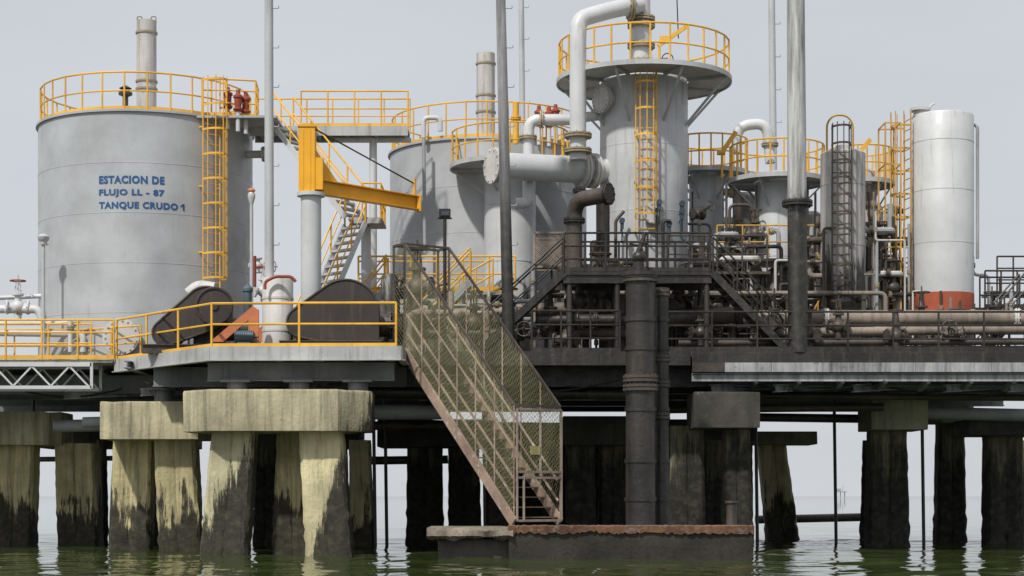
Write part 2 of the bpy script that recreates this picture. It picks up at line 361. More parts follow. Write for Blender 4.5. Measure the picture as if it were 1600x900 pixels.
# left walkway with truss
b=B().box(((-19-11.7)/2,53.05,ZD-0.05),(7.3,1.2,0.08)); t=B()
for y in (52.45,53.6):
    t.beam((-19,y,ZD-0.15),(-12.3,y,ZD-0.15),0.08,0.12); t.beam((-19,y,ZD-0.82),(-12.3,y,ZD-0.82),0.08,0.1)
    x=-19
    while x<-12.6:
        t.beam((x,y,ZD-0.78),(x+0.55,y,ZD-0.2),0.04,0.05); t.beam((x+0.55,y,ZD-0.2),(x+1.1,y,ZD-0.78),0.04,0.05); x+=1.1
    t.beam((-12.3,y,ZD-0.85),(-12.3,y,ZD-0.1),0.08,0.08)
rl=B().rail([(-19,52.4,ZD),(-11.65,52.4,ZD)],1.15,1.0,0.03,(0.35,0.68),toe=0.12)
rl2=B().rail([(-19,53.65,ZD),(-12.6,53.65,ZD)],1.15,1.3,0.028,(0.5,))
thing("walkway","light grey truss walkway with yellow handrails leading to the platform","walkway",[("floor",b,'deckedge'),("truss",t,'white'),("handrail",rl,'yellow'),("handrail",rl2,'yellow')])
thing("railing","yellow handrail along the deck edge by the compressors","railing",[(None,B().rail([(-11.6,52.6,ZD),(-8.07,48.15,ZD),(-5.7,48.0,ZD),(-3.1,47.95,ZD),],1.17,1.75,0.034,(0.52,),toe=0.10),'yellow')])
thing("railing","oil blackened handrail along the open deck edge","railing",[(None,B().rail([(0.55,49.82,ZD),(3.0,49.82,ZD)],1.15,0.85,0.03,(0.33,0.66),toe=0.12),'tar')])
thing("railing","oil blackened handrail along the open deck edge","railing",[(None,B().rail([(4.3,49.82,ZD),(16.9,49.82,ZD)],1.12,1.25,0.03,(0.33,0.66),toe=0.15),'tar')])
thing("railing","oil blackened handrail along the open deck edge","railing",[(None,B().rail([(4.8,52.4,ZD),(16.9,52.4,ZD)],1.12,1.4,0.03,(0.33,0.66)),'tarb')])
thing("railing","worn yellow handrail on the deck near the tank foot","railing",[(None,B().rail([(-16,53.9,ZD),(-12.9,53.9,ZD),(-10.9,52.6,ZD)],1.0,1.0,0.026,(0.5,)),'yellow')])

# ---------------------------------------------------------------- caps & piles
def rough_prism(pl,z0,z1,step=0.35,amp=0.012):
    out=[]
    n=len(pl)
    for i in range(n):
        a=Vector((*pl[i],0)); c=Vector((*pl[(i+1)%n],0)); k=max(1,int((c-a).length/step))
        for j in range(k): out.append(a.lerp(c,j/k))
    m=len(out); cx=sum(p.x for p in out)/m; cy=sum(p.y for p in out)/m
    vs=[]; rows=[(z0,1.0),(z0+.03,1.004),(z1-.07,1.004),(z1-.02,1.0),(z1,0.99)]
    for zz,s in rows:
        for p in out:
            j=mn.noise((p.x*2,p.y*2,zz*2))*amp*2
            drop=max(0,mn.noise((p.x*1.7,p.y*1.7,9))-.25)*0.12 if zz>z1-.1 else 0
            vs.append((cx+(p.x-cx)*s+j,cy+(p.y-cy)*s+j,zz-drop))
    fs=[]
    for r in range(len(rows)-1):
        for i in range(m): fs.append((r*m+i,r*m+(i+1)%m,(r+1)*m+(i+1)%m,(r+1)*m+i))
    fs+=[tuple(range(m-1,-1,-1)),tuple(range((len(rows)-1)*m,len(rows)*m))]
    return B().add(vs,fs)
def cap(u0,u1,v0,v1,d,dep,m,ch=0.7,label="weathered concrete pile cap below the deck"):
    x0,x1=X(u0,d),X(u1,d); z0,z1=Z(v1,d),Z(v0,d); y0=d; y1=d+dep; c=min(ch,dep*.45)
    pl=[(x0,y0+c),(x0+c,y0),(x1-c,y0),(x1,y0+c),(x1,y1-c),(x1-c,y1),(x0+c,y1),(x0,y1-c)] if ch>0 else [(x0,y0),(x1,y0),(x1,y1),(x0,y1)]
    thing("pile_cap",label,"pile cap",[(None,rough_prism(pl,z0,z1),m)],"concrete pile caps")
cap(278,577,608,673,47.6,2.6,'concF',0.85,"large chamfered yellowish concrete pile cap streaked black")
cap(157,310,627,686,51.6,2.2,'conc',0.0,"square yellowish concrete pile cap beside a grey pipe")
cap(-40,92,643,695,57.5,2.2,'conc',0.3)
cap(1085,1187,612,668,49.9,2.2,'concb',0.0,"oil blackened concrete pile cap")
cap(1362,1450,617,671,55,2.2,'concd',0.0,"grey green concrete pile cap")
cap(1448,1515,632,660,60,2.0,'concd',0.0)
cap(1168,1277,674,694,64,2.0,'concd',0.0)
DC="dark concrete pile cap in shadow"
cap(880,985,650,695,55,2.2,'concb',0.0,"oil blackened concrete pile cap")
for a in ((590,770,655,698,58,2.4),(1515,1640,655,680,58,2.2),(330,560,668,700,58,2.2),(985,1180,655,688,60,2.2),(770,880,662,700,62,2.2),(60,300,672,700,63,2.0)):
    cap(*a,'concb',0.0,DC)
def pile(ut0,ut1,vt,ub0,ub1,d,m,db=0.0,label="square battered concrete pile with black tide stains"):
    zt=Z(vt,d)+0.05; zb=-1.2
    def ext(a,bv): return a+(bv-a)*(zt-zb)/(zt-0.0)
    xt0,xt1=X(ut0,d),X(ut1,d); xb0,xb1=ext(xt0,X(ub0,d)),ext(xt1,X(ub1,d)); w=(xt1-xt0)*0.8
    yb=db; c=0.09; vs=[]; rings=24; b=B()
    for j in range(rings+1):
        t=j/rings; a0=xt0+(xb0-xt0)*t; a1=xt1+(xb1-xt1)*t; y0=d+yb*t; z=zt+(zb-zt)*t
        am=(a0+a1)/2; g=0.035
        pl=[(a0+c,y0),(am-.05,y0),(am,y0+g),(am+.05,y0),(a1-c,y0),(a1,y0+c),(a1,y0+w-c),(a1-c,y0+w),(a0+c,y0+w),(a0,y0+w-c),(a0,y0+c)]
        wear=1.0 if z>1.2 else 2.4
        for k,(px,py) in enumerate(pl): vs.append((px+random.uniform(-.014,.014)*wear,py+random.uniform(-.008,.008)*wear,z))
    fs=[]; K=11
    for j in range(rings):
        for k in range(K): fs.append((j*K+k,(j+1)*K+k,(j+1)*K+(k+1)%K,j*K+(k+1)%K))
    fs.append(tuple(range(K))); fs.append(tuple(range(rings*K+K-1,rings*K-1,-1)))
    b.add(vs,fs)
    thing("concrete_pile",label,"pile",[(None,b,m)],"concrete piles under the platform")
pile(330,398,675,310,385,48.2,'pileA',label="leaning pale concrete pile with a tall black stain")
pile(432,478,675,424,490,49.3,'pile')
pile(466,534,675,478,550,48.2,'pileC',-0.3,label="leaning pale concrete pile with one tarred side")
pile(545,578,690,545,585,56,'pile')
pile(240,303,686,246,312,52.2,'pile')
pile(176,236,686,168,232,53.2,'pile')
pile(-6,52,695,-12,48,58,'pile')
pile(84,146,695,88,152,58,'pile')
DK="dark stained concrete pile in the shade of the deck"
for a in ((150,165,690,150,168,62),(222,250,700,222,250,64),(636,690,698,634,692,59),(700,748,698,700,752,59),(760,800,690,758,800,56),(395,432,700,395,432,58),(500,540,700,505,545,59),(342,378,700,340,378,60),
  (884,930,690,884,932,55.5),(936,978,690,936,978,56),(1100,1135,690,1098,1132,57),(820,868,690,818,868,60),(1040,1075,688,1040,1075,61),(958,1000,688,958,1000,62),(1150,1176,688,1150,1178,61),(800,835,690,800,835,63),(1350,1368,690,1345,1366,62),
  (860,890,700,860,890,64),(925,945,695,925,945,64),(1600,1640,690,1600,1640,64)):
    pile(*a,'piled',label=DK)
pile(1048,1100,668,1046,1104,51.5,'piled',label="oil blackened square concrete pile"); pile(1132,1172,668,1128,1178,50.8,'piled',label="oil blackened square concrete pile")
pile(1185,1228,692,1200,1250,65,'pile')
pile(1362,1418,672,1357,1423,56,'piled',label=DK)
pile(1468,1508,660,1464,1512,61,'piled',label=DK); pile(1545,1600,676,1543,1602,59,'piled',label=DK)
def pipe(pts, r, m, label, bend=0.3, fl=(), n=14, name="pipe", fm='bolt', fr=1.6, group=None):
    parts=[("pipe_run",B().tube(pts,r,n,bend),m)]
    for q,d in fl: parts.append(("flange",B().flange(q,d,r*fr,max(0.03,r*.2),10),fm))
    if len(parts)==1: parts=[(None,parts[0][1],m)]
    return thing(name,label,"pipe",parts,group)
pipe([P(560,644,52),P(700,644,53)],0.22,'grey',"grey horizontal pipe slung under the deck")
pipe([P(85,666,55),P(170,664,55)],0.19,'grey',"grey horizontal pipe slung under the deck")
pipe([P(310,655,54),P(130,660,54)],0.16,'grey',"grey horizontal pipe slung under the deck")
pipe([P(1040,640,54),P(1380,636,54)],0.12,'tarb',"brown horizontal pipe slung under the deck")
pipe([P(1440,645,57),P(1660,650,57)],0.20,'grey',"grey horizontal pipe slung under the deck")
pipe([P(1180,618,53),P(1660,622,53)],0.10,'tarb',"brown horizontal pipe slung under the deck")
pipe([P(1180,652,58),P(1470,656,58)],0.14,'tarb',"brown horizontal pipe slung under the deck")
pipe([P(1180,812,70),P(1350,808,70)],0.16,'tarb',"dark horizontal brace pipe just above the water")
pipe([P(560,720,60),P(700,718,60)],0.14,'tarb',"dark horizontal brace pipe between piles")
pipe([P(575,612,51.5),P(980,616,51.5)],0.17,'tar',"black pipe slung under the deck")
pipe([P(575,665,56),P(980,668,56)],0.14,'tarb',"black pipe slung under the deck")
for u,v0,d in ((583,690,56),(601,690,57),(1303,660,60),(1440,660,58),(1160,680,60),(52,690,60),(1180,660,58),(755,690,56)):
    pipe([(X(u,d),d,5.2),(X(u+4,d),d,-0.8)],0.055,'tar',"thin dark vertical pipe running down into the sea")
pipe([P(40,718,63),P(180,716,63)],0.09,'tarb',"dark horizontal brace pipe between piles")
for x0_,x1_,y_,s_ in ((-10.5,-6.0,51.3,.35),(6.5,10.5,50.6,.3),(10.2,15.5,51.0,.4),(-2.5,3.0,50.3,.35),(-15,-11.8,54.2,.25)):
    pts=[Vector((x0_+(x1_-x0_)*t/12,y_,4.85-s_*4*(t/12)*(1-t/12))) for t in range(13)]
    thing("hanging_cable","thin black cable sagging under the deck","cable",[(None,B().tube(pts,0.025,6),'black')],"hanging cables")
def rig():
    b=B(); b.box((0,0,4.2),(7,4,0.6)); b.box((-1,0,5.3),(2.5,2,1.6)); b.cyl((1.5,0,4.4),(1.5,0,8.2),0.15)
    for x in (-2.6,0,2.6): b.cyl((x,0,0),(x,0,4),0.25)
    b.v=[p+Vector((X(1313,1100),1100,0)) for p in b.v]; return b
thing("distant_platform","tiny hazy oil platform far out at sea","platform",[(None,rig(),'grey')])

# ---------------------------------------------------------------- tanks
def tank(cu,d,R,ztop,seams,roof=0.55):
    cx=X(cu,d)
    sh=B().lathe((cx,d,0),[(R,ZD+0.02),(R,ztop),(R+0.07,ztop),(R+0.07,ztop+0.07),(R-0.02,ztop+0.07),(R*0.5,ztop+0.07+roof*.6),(0,ztop+0.07+roof)],96)
    for z in seams: sh.lathe((cx,d,0),[(R-0.01,z-0.02),(R+0.006,z-0.010),(R+0.006,z+0.010),(R-0.01,z+0.02)],96)
    return cx,sh
cx,sh=tank(229,57,3.34,13.12,(7.1,8.6,10.1,11.6))
def onT(cx,cy,R,a,z): return Vector((cx+R*math.sin(a),cy-R*math.cos(a),z))
def ang_for(cx,cy,R,u):
    lo,hi=-1.3,1.3
    for _ in range(40):
        m_=(lo+hi)/2; p=onT(cx,cy,R,m_,0)
        if p.x/p.y*F+800<u: lo=m_
        else: hi=m_
    return lo
let=[]
for body,u0,u1,v in (("ESTACION DE",155,257,287),("FLUJO LL - 87",155,257,308),("TANQUE CRUDO 1",155,288,328)):
    a0=ang_for(cx,57,3.34,u0); a1=ang_for(cx,57,3.34,u1); dd=57-3.34*math.cos((a0+a1)/2); z0=Z(v,dd)
    let.append(text_on(body,(a1-a0)*3.34,0.245,lambda x,y,a0=a0,z0=z0: onT(cx,57,3.352,a0+x/3.34,z0+y),flag=body.endswith('1')))
rail=B().rail(circ(cx,57,3.27,13.2,0,2*math.pi,30),1.12,1.25,0.028,(0.5,),toe=0.1,closed=True)
ladr=B(); la=ang_for(cx,57,3.5,330); lb=onT(cx,57,3.52,la,ZD); ladr.ladder(lb,13.2,la,0.62,8.2,cr=0.6,hoop=0.75)
for z in (7,9,11,12.8):
    for k in (-1,1):
        t=Vector((math.cos(la),math.sin(la),0))*0.31*k; ladr.beam(onT(cx,57,3.33,la,z)+t,onT(cx,57,3.52,la,z)+t,0.04,0.04)
vx=X(229,57.5)
vent=B().cyl((vx,57.5,13.5),(vx,57.5,Z(33,57.5)),0.315,n=24)
vfs=[]
for v in (52,128,140): vfs.append(("flange",B().lathe((vx,57.5,Z(v,57.5)),[(0.31,-0.03),(0.35,-0.03),(0.35,0.03),(0.31,0.03)],24),'bolt'))
vfs.append(("flange",B().cyl((vx,57.5,13.75),(vx,57.5,13.95),0.42,n=24),'bolt'))
for k in (-1,1): vfs.append(("lifting_lug",B().tube([(vx+k*.3,57.5,Z(36,57.5)),(vx+k*.3,57.5,Z(26,57.5)),(vx+k*.15,57.5,Z(26,57.5)),(vx+k*.15,57.5,Z(33,57.5))],0.02,6,0.05),'bolt'))
hat=B(); hx=X(196,56.5); hat.cyl((hx,56.5,13.4),(hx,56.5,14.25),0.09); hat.lathe((hx,56.5,14.2),[(0.12,0),(0.22,0.05),(0.22,0.12),(0.12,0.14),(0.12,0.2),(0.2,0.25),(0.05,0.34)],16)
man=B(); ma=ang_for(cx,57,3.6,190); q=onT(cx,57,3.34,ma,6.35); o=Vector((math.sin(ma),-math.cos(ma),0)); man.cyl(q-o*.1,q+o*.25,0.42,n=28); man.flange(q+o*.3,o,0.55,0.06,18)
noz=B(); q=onT(cx,57,3.3,math.radians(80),12.35); noz.cyl(q,q+Vector((0.75,-.1,0)),0.12); noz.flange(q+Vector((0.6,-.08,0)),(1,-.13,0),0.24,0.05,8)
thing("storage_tank","large grey cylindrical crude tank with blue lettering and yellow ladder","tank",
 [("tank_shell",sh,'tank'),*let,("guard_rail",rail,'yellow'),("ladder",ladr,'yellow'),("vent_stack",vent,'stack',vfs),("roof_vent",hat,'tarb'),("manhole",man,'whiter'),("nozzle",noz,'whiter')],origin=(cx,57,ZD))
cx2,sh2=tank(763,61,3.34,13.1,(7.1,8.6,10.1,11.6))
rail2=B().rail(circ(cx2,61,3.27,13.2,0,2*math.pi,30),1.12,1.3,0.026,(0.5,),toe=0.08,closed=True)
v2x=X(759,61.5); vent2=B().cyl((v2x,61.5,13.5),(v2x,61.5,Z(84,61.5)),0.315,n=24); vf2=[]
for v in (100,150,176): vf2.append(("flange",B().lathe((v2x,61.5,Z(v,61.5)),[(0.31,-0.03),(0.35,-0.03),(0.35,0.03),(0.31,0.03)],24),'bolt'))
thing("storage_tank","large grey cylindrical tank with yellow roof railing beyond the crane","tank",
 [("tank_shell",sh2,'tank'),("guard_rail",rail2,'yellow'),("vent_stack",vent2,'stack',vf2)],origin=(cx2,61,ZD))
pipe([P(662,215,58),P(662,184,58),P(688,184,58),P(688,205,58)],0.08,'white',"small white gooseneck vent pipe at a tank roof edge",0.18)
pipe([P(662,215,57.6),P(664,395,57.6)],0.06,'grey',"thin grey vertical pipe in front of a tank")
for u,v,d in ((356,150,54.6),(372,154,54.4),(384,158,54.6),(842,178,58),(858,180,58),(868,176,58)):
    q=P(u,v,d); b=B().lathe(q,[(0.10,-.4),(0.15,-.34),(0.15,-.3),(0.10,-.28),(0.12,0),(0.15,.02),(0.15,.08),(0.07,.14),(0.06,.26),(0.0,.28)],12)
    p2=B().cyl(q+Vector((0,0,-1.0)),q+Vector((0,0,-.38)),0.07)
    thing("relief_valve","small red pressure relief valve on a stub at a tank roof","valve",[("valve_body",b,'red'),("inlet_pipe",p2,'white')],"red relief valves")

# ---------------------------------------------------------------- bridge between tanks, stairs
bx0,bx1=X(394,56.3),X(640,56.8)
fl=B().box(((bx0+bx1)/2,56.4,13.08),(bx1-bx0,1.1,0.06))
for y in (55.85,56.95): fl.beam((bx0,y,12.98),(bx1,y,12.98),0.06,0.3)
x=bx0+.3
while x<bx1: fl.beam((x,55.9,12.93),(x,56.9,12.93),0.06,0.12); x+=0.9
fl.box((X(350,55)+0.4,55.3,13.1),(2.6,2.0,0.07))
hr=B().rail([(X(470,55.8),55.85,13.12),(bx1,55.85,13.12)],1.1,0.85,0.026,(0.5,),toe=0.1); hr.rail([(bx0,56.95,13.12),(bx1,56.95,13.12)],1.1,0.85,0.024,(0.5,),toe=0.1)
hr2=B().rail([(X(312,54),54.4,13.15),(X(350,54),54.4,13.15),(X(398,54.4),54.6,13.15),(X(402,55.6),55.8,13.15)],1.1,0.7,0.026,(0.35,.7),toe=0.1)
sup=B(); sup.cyl((X(583,56.4),56.4,ZD),(X(583,56.4),56.4,12.85),0.12,n=14)
sup.beam((X(583,56.4)-1.2,56.4,12.8),(X(583,56.4)+1.2,56.4,12.8),0.15,0.12)
thing("walkway","grey overhead walkway with yellow handrails linking two tanks","walkway",[("floor",fl,'deckedge'),("handrail",hr,'yellow'),("handrail",hr2,'yellow'),("support_post",sup,'white')])
def stairs(p0,p1,wdir,width,n,label,mt='grey',mr='yellow',railh=1.0,tm=None,sides=(1,-1),sw=0.2,tt=0.045,td=0.26):
    p0=Vector(p0); p1=Vector(p1); st=B(); tr=B(); rr=B(); z=Vector((0,0,1))
    run=Vector((p1.x-p0.x,p1.y-p0.y,0)).normalized()
    wd=Vector(wdir).normalized() if wdir else Vector((-run.y,run.x,0))
    for k in (-.5,.5): st.beam(p0+wd*width*k,p1+wd*width*k,0.05,sw)
    ang=math.atan2(run.y,run.x)
    for i in range(n):
        q=p0.lerp(p1,(i+.5)/n); tr.box(q,(td,width-.05,tt),ang)
    for s in sides:
        k=.5*s; a=p0+wd*width*k; c=p1+wd*width*k
        rr.cyl(a+z*railh,c+z*railh,0.028,n=6); rr.cyl(a+z*railh*.5,c+z*railh*.5,0.022,n=6)
        L=(c-a).length; m=max(2,round(L/1.1))
        for j in range(m+1): q=a.lerp(c,j/m); rr.cyl(q,q+z*railh,0.026,n=6)
    thing("stairs",label,"stairs",[("stringer",st,mt),("treads",tr,tm or mt),("handrail",rr,mr)])
stairs(P(556,343,53.9),(X(444,55.9),55.6,13.05),None,0.95,14,"upper flight of grey stairs with yellow handrails beside the crane",'white',tm='plat',sw=0.16,tt=0.06,td=0.22)
stairs((X(468,52.3),52.1,ZD+0.05),(X(556,53.9),53.6,Z(352,53.9)),None,0.95,17,"lower flight of grey stairs with yellow handrails beside the crane",'white',tm='plat',sw=0.16,tt=0.06,td=0.22)
lz=Z(348,54.2); b=B().box((X(574,54.2),54.3,lz),(1.0,1.9,0.07)); b.beam((X(553,53.4),53.33,lz-.08),(X(596,53.4),53.33,lz-.08),0.05,0.14)
pp=B().cyl((X(572,54.6),54.6,ZD),(X(572,54.6),54.6,lz-.05),0.15,n=16)
rr=B().rail([(X(566,53.4),53.36,lz),(X(595,53.4),53.36,lz),(X(595,53.4),55.2,lz)],1.05,0.55,0.025,(0.5,))
thing("stair_landing","white post with a landing and yellow rail between stair flights","landing",[("floor",b,'deckedge'),("support_post",pp,'white'),("handrail",rr,'yellow')])
b=B().box(((X(560,56)+X(800,56))/2,56.3,7.9),(4.9,1.2,0.08))
for u in (575,650,725,795): b.cyl((X(u,56),56.0,ZD),(X(u,56),56.0,7.9),0.06)
r1=B().rail([(X(560,55.7),55.7,7.95),(X(805,55.7),55.7,7.95)],1.1,0.8,0.03,(0.5,),toe=0.15); r2=B().rail([(X(560,56.9),56.9,7.95),(X(805,56.9),56.9,7.95)],1.1,0.8,0.028,(0.5,),toe=.12)
thing("walkway","low steel walkway with yellow handrails in front of a tank","walkway",[("floor",b,'grey'),("handrail",r1,'yellow'),("handrail",r2,'yellow')])
stairs((X(620,53.2),53.2,ZD+.1),(X(735,53.2),53.2,Z(390,53.2)-1.0),(0,1,0),0.8,11,"short stairs with worn yellow handrails",mr='yellow')
stairs((X(520,53.2),54.6,ZD+.4),(X(600,53.2),54.6,7.9),(0,1,0),0.8,11,"short stairs with worn yellow handrails",mr='yellow')
thing("railing","yellow handrail along a raised pipe crossing behind the stairs","railing",[(None,B().rail([(X(575,55.1),55.1,7.0),(X(690,55.1),55.1,7.0),(X(770,55.1),55.1,7.9)],1.0,0.7,0.028,(0.5,)),'yellow')])
thing("railing","yellow handrail on the deck behind the belt guard","railing",[(None,B().rail([(X(530,53),53,ZD),(X(640,53),53,ZD)],1.7,0.7,0.028,(0.5,.75)),'yellowd')])

# ---------------------------------------------------------------- crane
c0=Vector((X(486,51),51,0)); ped=B().lathe(c0,[(0.5,ZD),(0.5,ZD+.08),(0.29,ZD+.1),(0.29,10.12),(0.4,10.12),(0.4,10.22)],28)
col=B().box(c0+Vector((-.1,0,11.15)),(0.46,0.42,1.84)); col.box(c0+Vector((-.1,0,12.1)),(0.52,0.48,0.06)); col.box(c0+Vector((0.24,0,10.75)),(0.22,0.36,0.9))
for dy in (-.1,.1): col.box(c0+Vector((-.1+dy,-.215,11.15)),(0.03,0.02,1.7))
tip=Vector((X(655,54.1),54.1,10.43)); s0=c0+Vector((0.1,0.05,10.42)); boom=B().ibeam(s0,tip,0.42,0.26,0.03)
d=(tip-s0).normalized()
boom.add([s0+Vector((0,0,.21)),s0+Vector((0,0,1.1)),s0+d*0.9+Vector((0,0,.21)),s0+Vector((0,.04,.21)),s0+Vector((0,.04,1.1)),s0+d*0.9+Vector((0,.04,.21))],[(0,2,1),(3,4,5),(0,1,4,3),(1,2,5,4)])
boom.box(tip,(0.12,0.34,0.5)); boom.cyl(tip+Vector((-.15,0,.2)),tip+Vector((-.15,0,.75)),0.04)
tie=B().cyl(c0+Vector((0.1,0,12.05)),tip+Vector((-.15,0,.6)),0.025,n=6)
thing("jib_crane","bright orange yellow jib crane on a grey pedestal","crane",[("pedestal",ped,'white'),("column",col,'crane'),("boom",boom,'crane'),("tie_rod",tie,'tarb')])

# ---------------------------------------------------------------- masts
def mast(u0,v0,u1,v1,d,r0,r1,m,label,zb=ZD,fl=None,steps=True):
    a=P(u0,v0,d); a.z=zb; t=P(u1,v1,d); parts=[("pole",B().cyl(a,t,r0,r1,n=20),m)]
    if fl: 
        fb=B()
        for v in fl: fb.flange(P(u0+(u1-u0)*(v0-v)/(v0-v1),v,d),(0,0,1),r0*1.5,0.06,12)
        parts.append(("flange",fb,'tar'))
    if steps:
        z=a.z+3
        while z<t.z:
            q=a.lerp(t,(z-a.z)/(t.z-a.z)); s=r0+.02
            parts.append(("step_bracket",B().tube([q+Vector((s-.05,-.02,0)),q+Vector((s+.12,-.02,0)),q+Vector((s+.12,-.02,.07))],0.014,5,0.03),'grey')); z+=1.1
    thing("mast",label,"mast",parts)
mast(421,440,420,-60,50,0.135,0.12,'mastw',"tall slim light grey mast standing on a drum base")
mast(795,480,781,-60,50,0.17,0.13,'mast2',"tall grey mast blackened by oil near its foot")
mast(820,400,814,-60,62,0.11,0.09,'mastw',"tall slim grey mast beyond the vessels")
mast(1212,400,1205,-60,60,0.13,0.11,'mastw',"tall slim grey mast beyond the vessels")
mast(1247,490,1243,-60,50,0.285,0.245,'mast5',"thick white vertical vent pipe with black lower half",fl=(318,),steps=False)
pipe([P(1057,-20,56),P(1060,60,56)],0.018,'black',"thin antenna cable rising from the vessel top",0)
b=B().lathe((X(434,50),50,0),[(0.43,ZD),(0.43,7.62),(0.40,7.66),(0.0,7.68)],32); bands=[]
for z in (6.2,7.1): bands.append(("band",B().lathe((X(434,50),50,0),[(0.425,z-.03),(0.445,z-.03),(0.445,z+.03),(0.425,z+.03)],32),'whiter'))
thing("drum","white cylindrical drum with stains at a mast foot","drum",[("shell",b,'whiter')]+bands)
pipe([P(414,452,49.4),P(414,440,49.4),P(430,432,49.4),P(455,432,49.4),P(462,440,49.4)],0.045,'red',"small red hose draped over the drum",0.1)

# ---------------------------------------------------------------- main separator
sx_,sy=X(1006,55),55; R=1.345
zp=Z(128,55)
v1=B().lathe((sx_,sy,0),[(R*.9,ZD),(R*.9,6.6),(R,6.9),(R,zp-.15),(R*.96,zp+.12),(R*.8,zp+.4),(R*.45,zp+.62),(0,zp+.7)],64)
for z in (8.2,10.2,12.2,13.6): v1.lathe((sx_,sy,0),[(R-.01,z-.02),(R+.006,z-.012),(R+.006,z+.012),(R-.01,z+.02)],64)
def ring_platform(cx,cy,r,pr,z,nb,drop,bw,ph=0.22):
    p=B(); p.lathe((cx,cy,0),[(r+.02,z-.03),(pr,z-.03),(pr,z),(r+.02,z)],48,ring=True)
    p.lathe((cx,cy,0),[(pr-.02,z-.08),(pr+.02,z-.08),(pr+.02,z+.06),(pr-.02,z+.06)],48,ring=True)
    for k in range(nb):
        a=math.radians(ph*100+360/nb*k); o=Vector((math.sin(a),-math.cos(a),0)); c=Vector((cx,cy,0))
        p.beam(c+o*(r-.02)+Vector((0,0,z-drop)),c+o*(pr-.12)+Vector((0,0,z-.12)),bw,bw); p.beam(c+o*r+Vector((0,0,z-.075)),c+o*(pr-.03)+Vector((0,0,z-.075)),bw*.7,0.08)
    return p
pf=ring_platform(sx_,sy,R,2.67,zp,8,1.45,0.065)
rv=B().rail(circ(sx_,sy,2.6,zp,0,2*math.pi,28),1.15,0.9,0.03,(0.5,),closed=True)
ld=B().ladder((sx_-.06,sy-R-.22,Z(362,53.4)),zp,0,0.6,Z(352,53.4)+0.3,cr=0.55,hoop=0.78,ext=0.15)
for z in (8,9.5,11,12.5,13.8):
    ld.box((sx_-.06-.3,sy-R-.1,z),(0.05,0.3,0.05)); ld.box((sx_-.06+.3,sy-R-.1,z),(0.05,0.3,0.05))
mh=B(); a=math.radians(-58); o=Vector((math.sin(a),-math.cos(a),0)); q=Vector((sx_,sy,Z(156,54.3)))+o*R; mh.cyl(q-o*.1,q+o*.18,0.3,n=24); mh.flange(q+o*.22,o,0.43,0.055,16)
mh2=B(); q=Vector((sx_+.15,sy-R,Z(335,53.7))); o=Vector((0.1,-1,0)); mh2.cyl(q-o*.1,q+o*.2,0.22,n=24); mh2.flange(q+o*.22,o,0.32,0.05,12)
thing("separator_vessel","tall light grey separator vessel with round railed platform and ladder","vessel",
 [("vessel_shell",v1,'vsep'),("platform",pf,'plat',[("guard_rail",rv,'yellow')]),("ladder",ld,'yellow'),("manhole",mh,'whiter'),("nozzle",mh2,'whiter')],origin=(sx_,sy,ZD))
tp=B().cyl((X(1002,54.5),54.5,zp+.3),(X(1000,54.5),54.5,Z(-60,54.5)),0.30,n=24)
tfs=[("flange",B().flange(P(1002,v,54.5),(0,0,1),0.42,0.05,14),'bolt') for v in (30,40,72,98)]
q=P(1043,92,54); tv=B().tube([q+Vector((math.cos(t/12*6.2832)*.17,0,math.sin(t/12*6.2832)*.17)) for t in range(12)],0.018,6,closed=True); tv.cyl(q,q+Vector((-.5,.2,0)),0.04)
lv=B().beam(P(1028,72,54),P(1074,40,54),0.1,0.12); lv.box(P(1040,62,54),(0.35,0.15,0.2)); lv.cyl(P(1030,75,54),P(1030,112,54),0.04)
thing("pipe","thick grey riser with bolted flanges on top of the separator","pipe",[("pipe_run",tp,'white'),*tfs,("handwheel",tv,'tarb'),("hoist_arm",lv,'yellow')])
pipe([P(1000,8,54.2),P(960,14,53.6),P(904,30,53.3),P(903,60,53.2),P(903,250,53.2)],0.25,'white',"large white elbow pipe dropping from the separator top",0.55,[(P(985,10,54),(1,0.2,.05)),(P(903,212,53.2),(0,0,1)),(P(903,236,53.2),(0,0,1))],20,fr=1.65)
hz=11.35
pipe([(X(770,52.9),52.9,hz),(X(948,54.6),54.6,hz+.15)],0.40,'white',"fat white horizontal header pipe with blind flange beside the separator",0,[((X(772,52.9),52.9,hz),(1,.5,0)),((X(910,54.2),54.2,hz+.1),(1,.5,0)),((X(926,54.3),54.3,hz+.1),(1,.5,0))],24,fr=1.33,fm='whiter')
pipe([P(895,187,54),P(826,187,54),P(825,318,54),P(806,318,54)],0.17,'white',"white looped pipe with elbows near a small vessel",0.35,[(P(846,187,54),(1,0,0)),(P(825,215,54),(0,0,1))],16)
pipe([P(884,187,54.2),P(938,180,54.6)],0.15,'white',"short white pipe into the separator",0.2)
pipe([P(1150,240,57.5),P(1152,197,57.5),P(1198,192,57.5),P(1204,255,57.5)],0.17,'white',"white gooseneck pipe above the test separator",0.4,[(P(1203,226,57.5),(0,0,1))],16)
pipe([P(806,160,56),P(806,225,56)],0.1,'yellow',"short yellow stub pipe",0,[(P(806,185,56),(0,0,1))],fm='yellow')

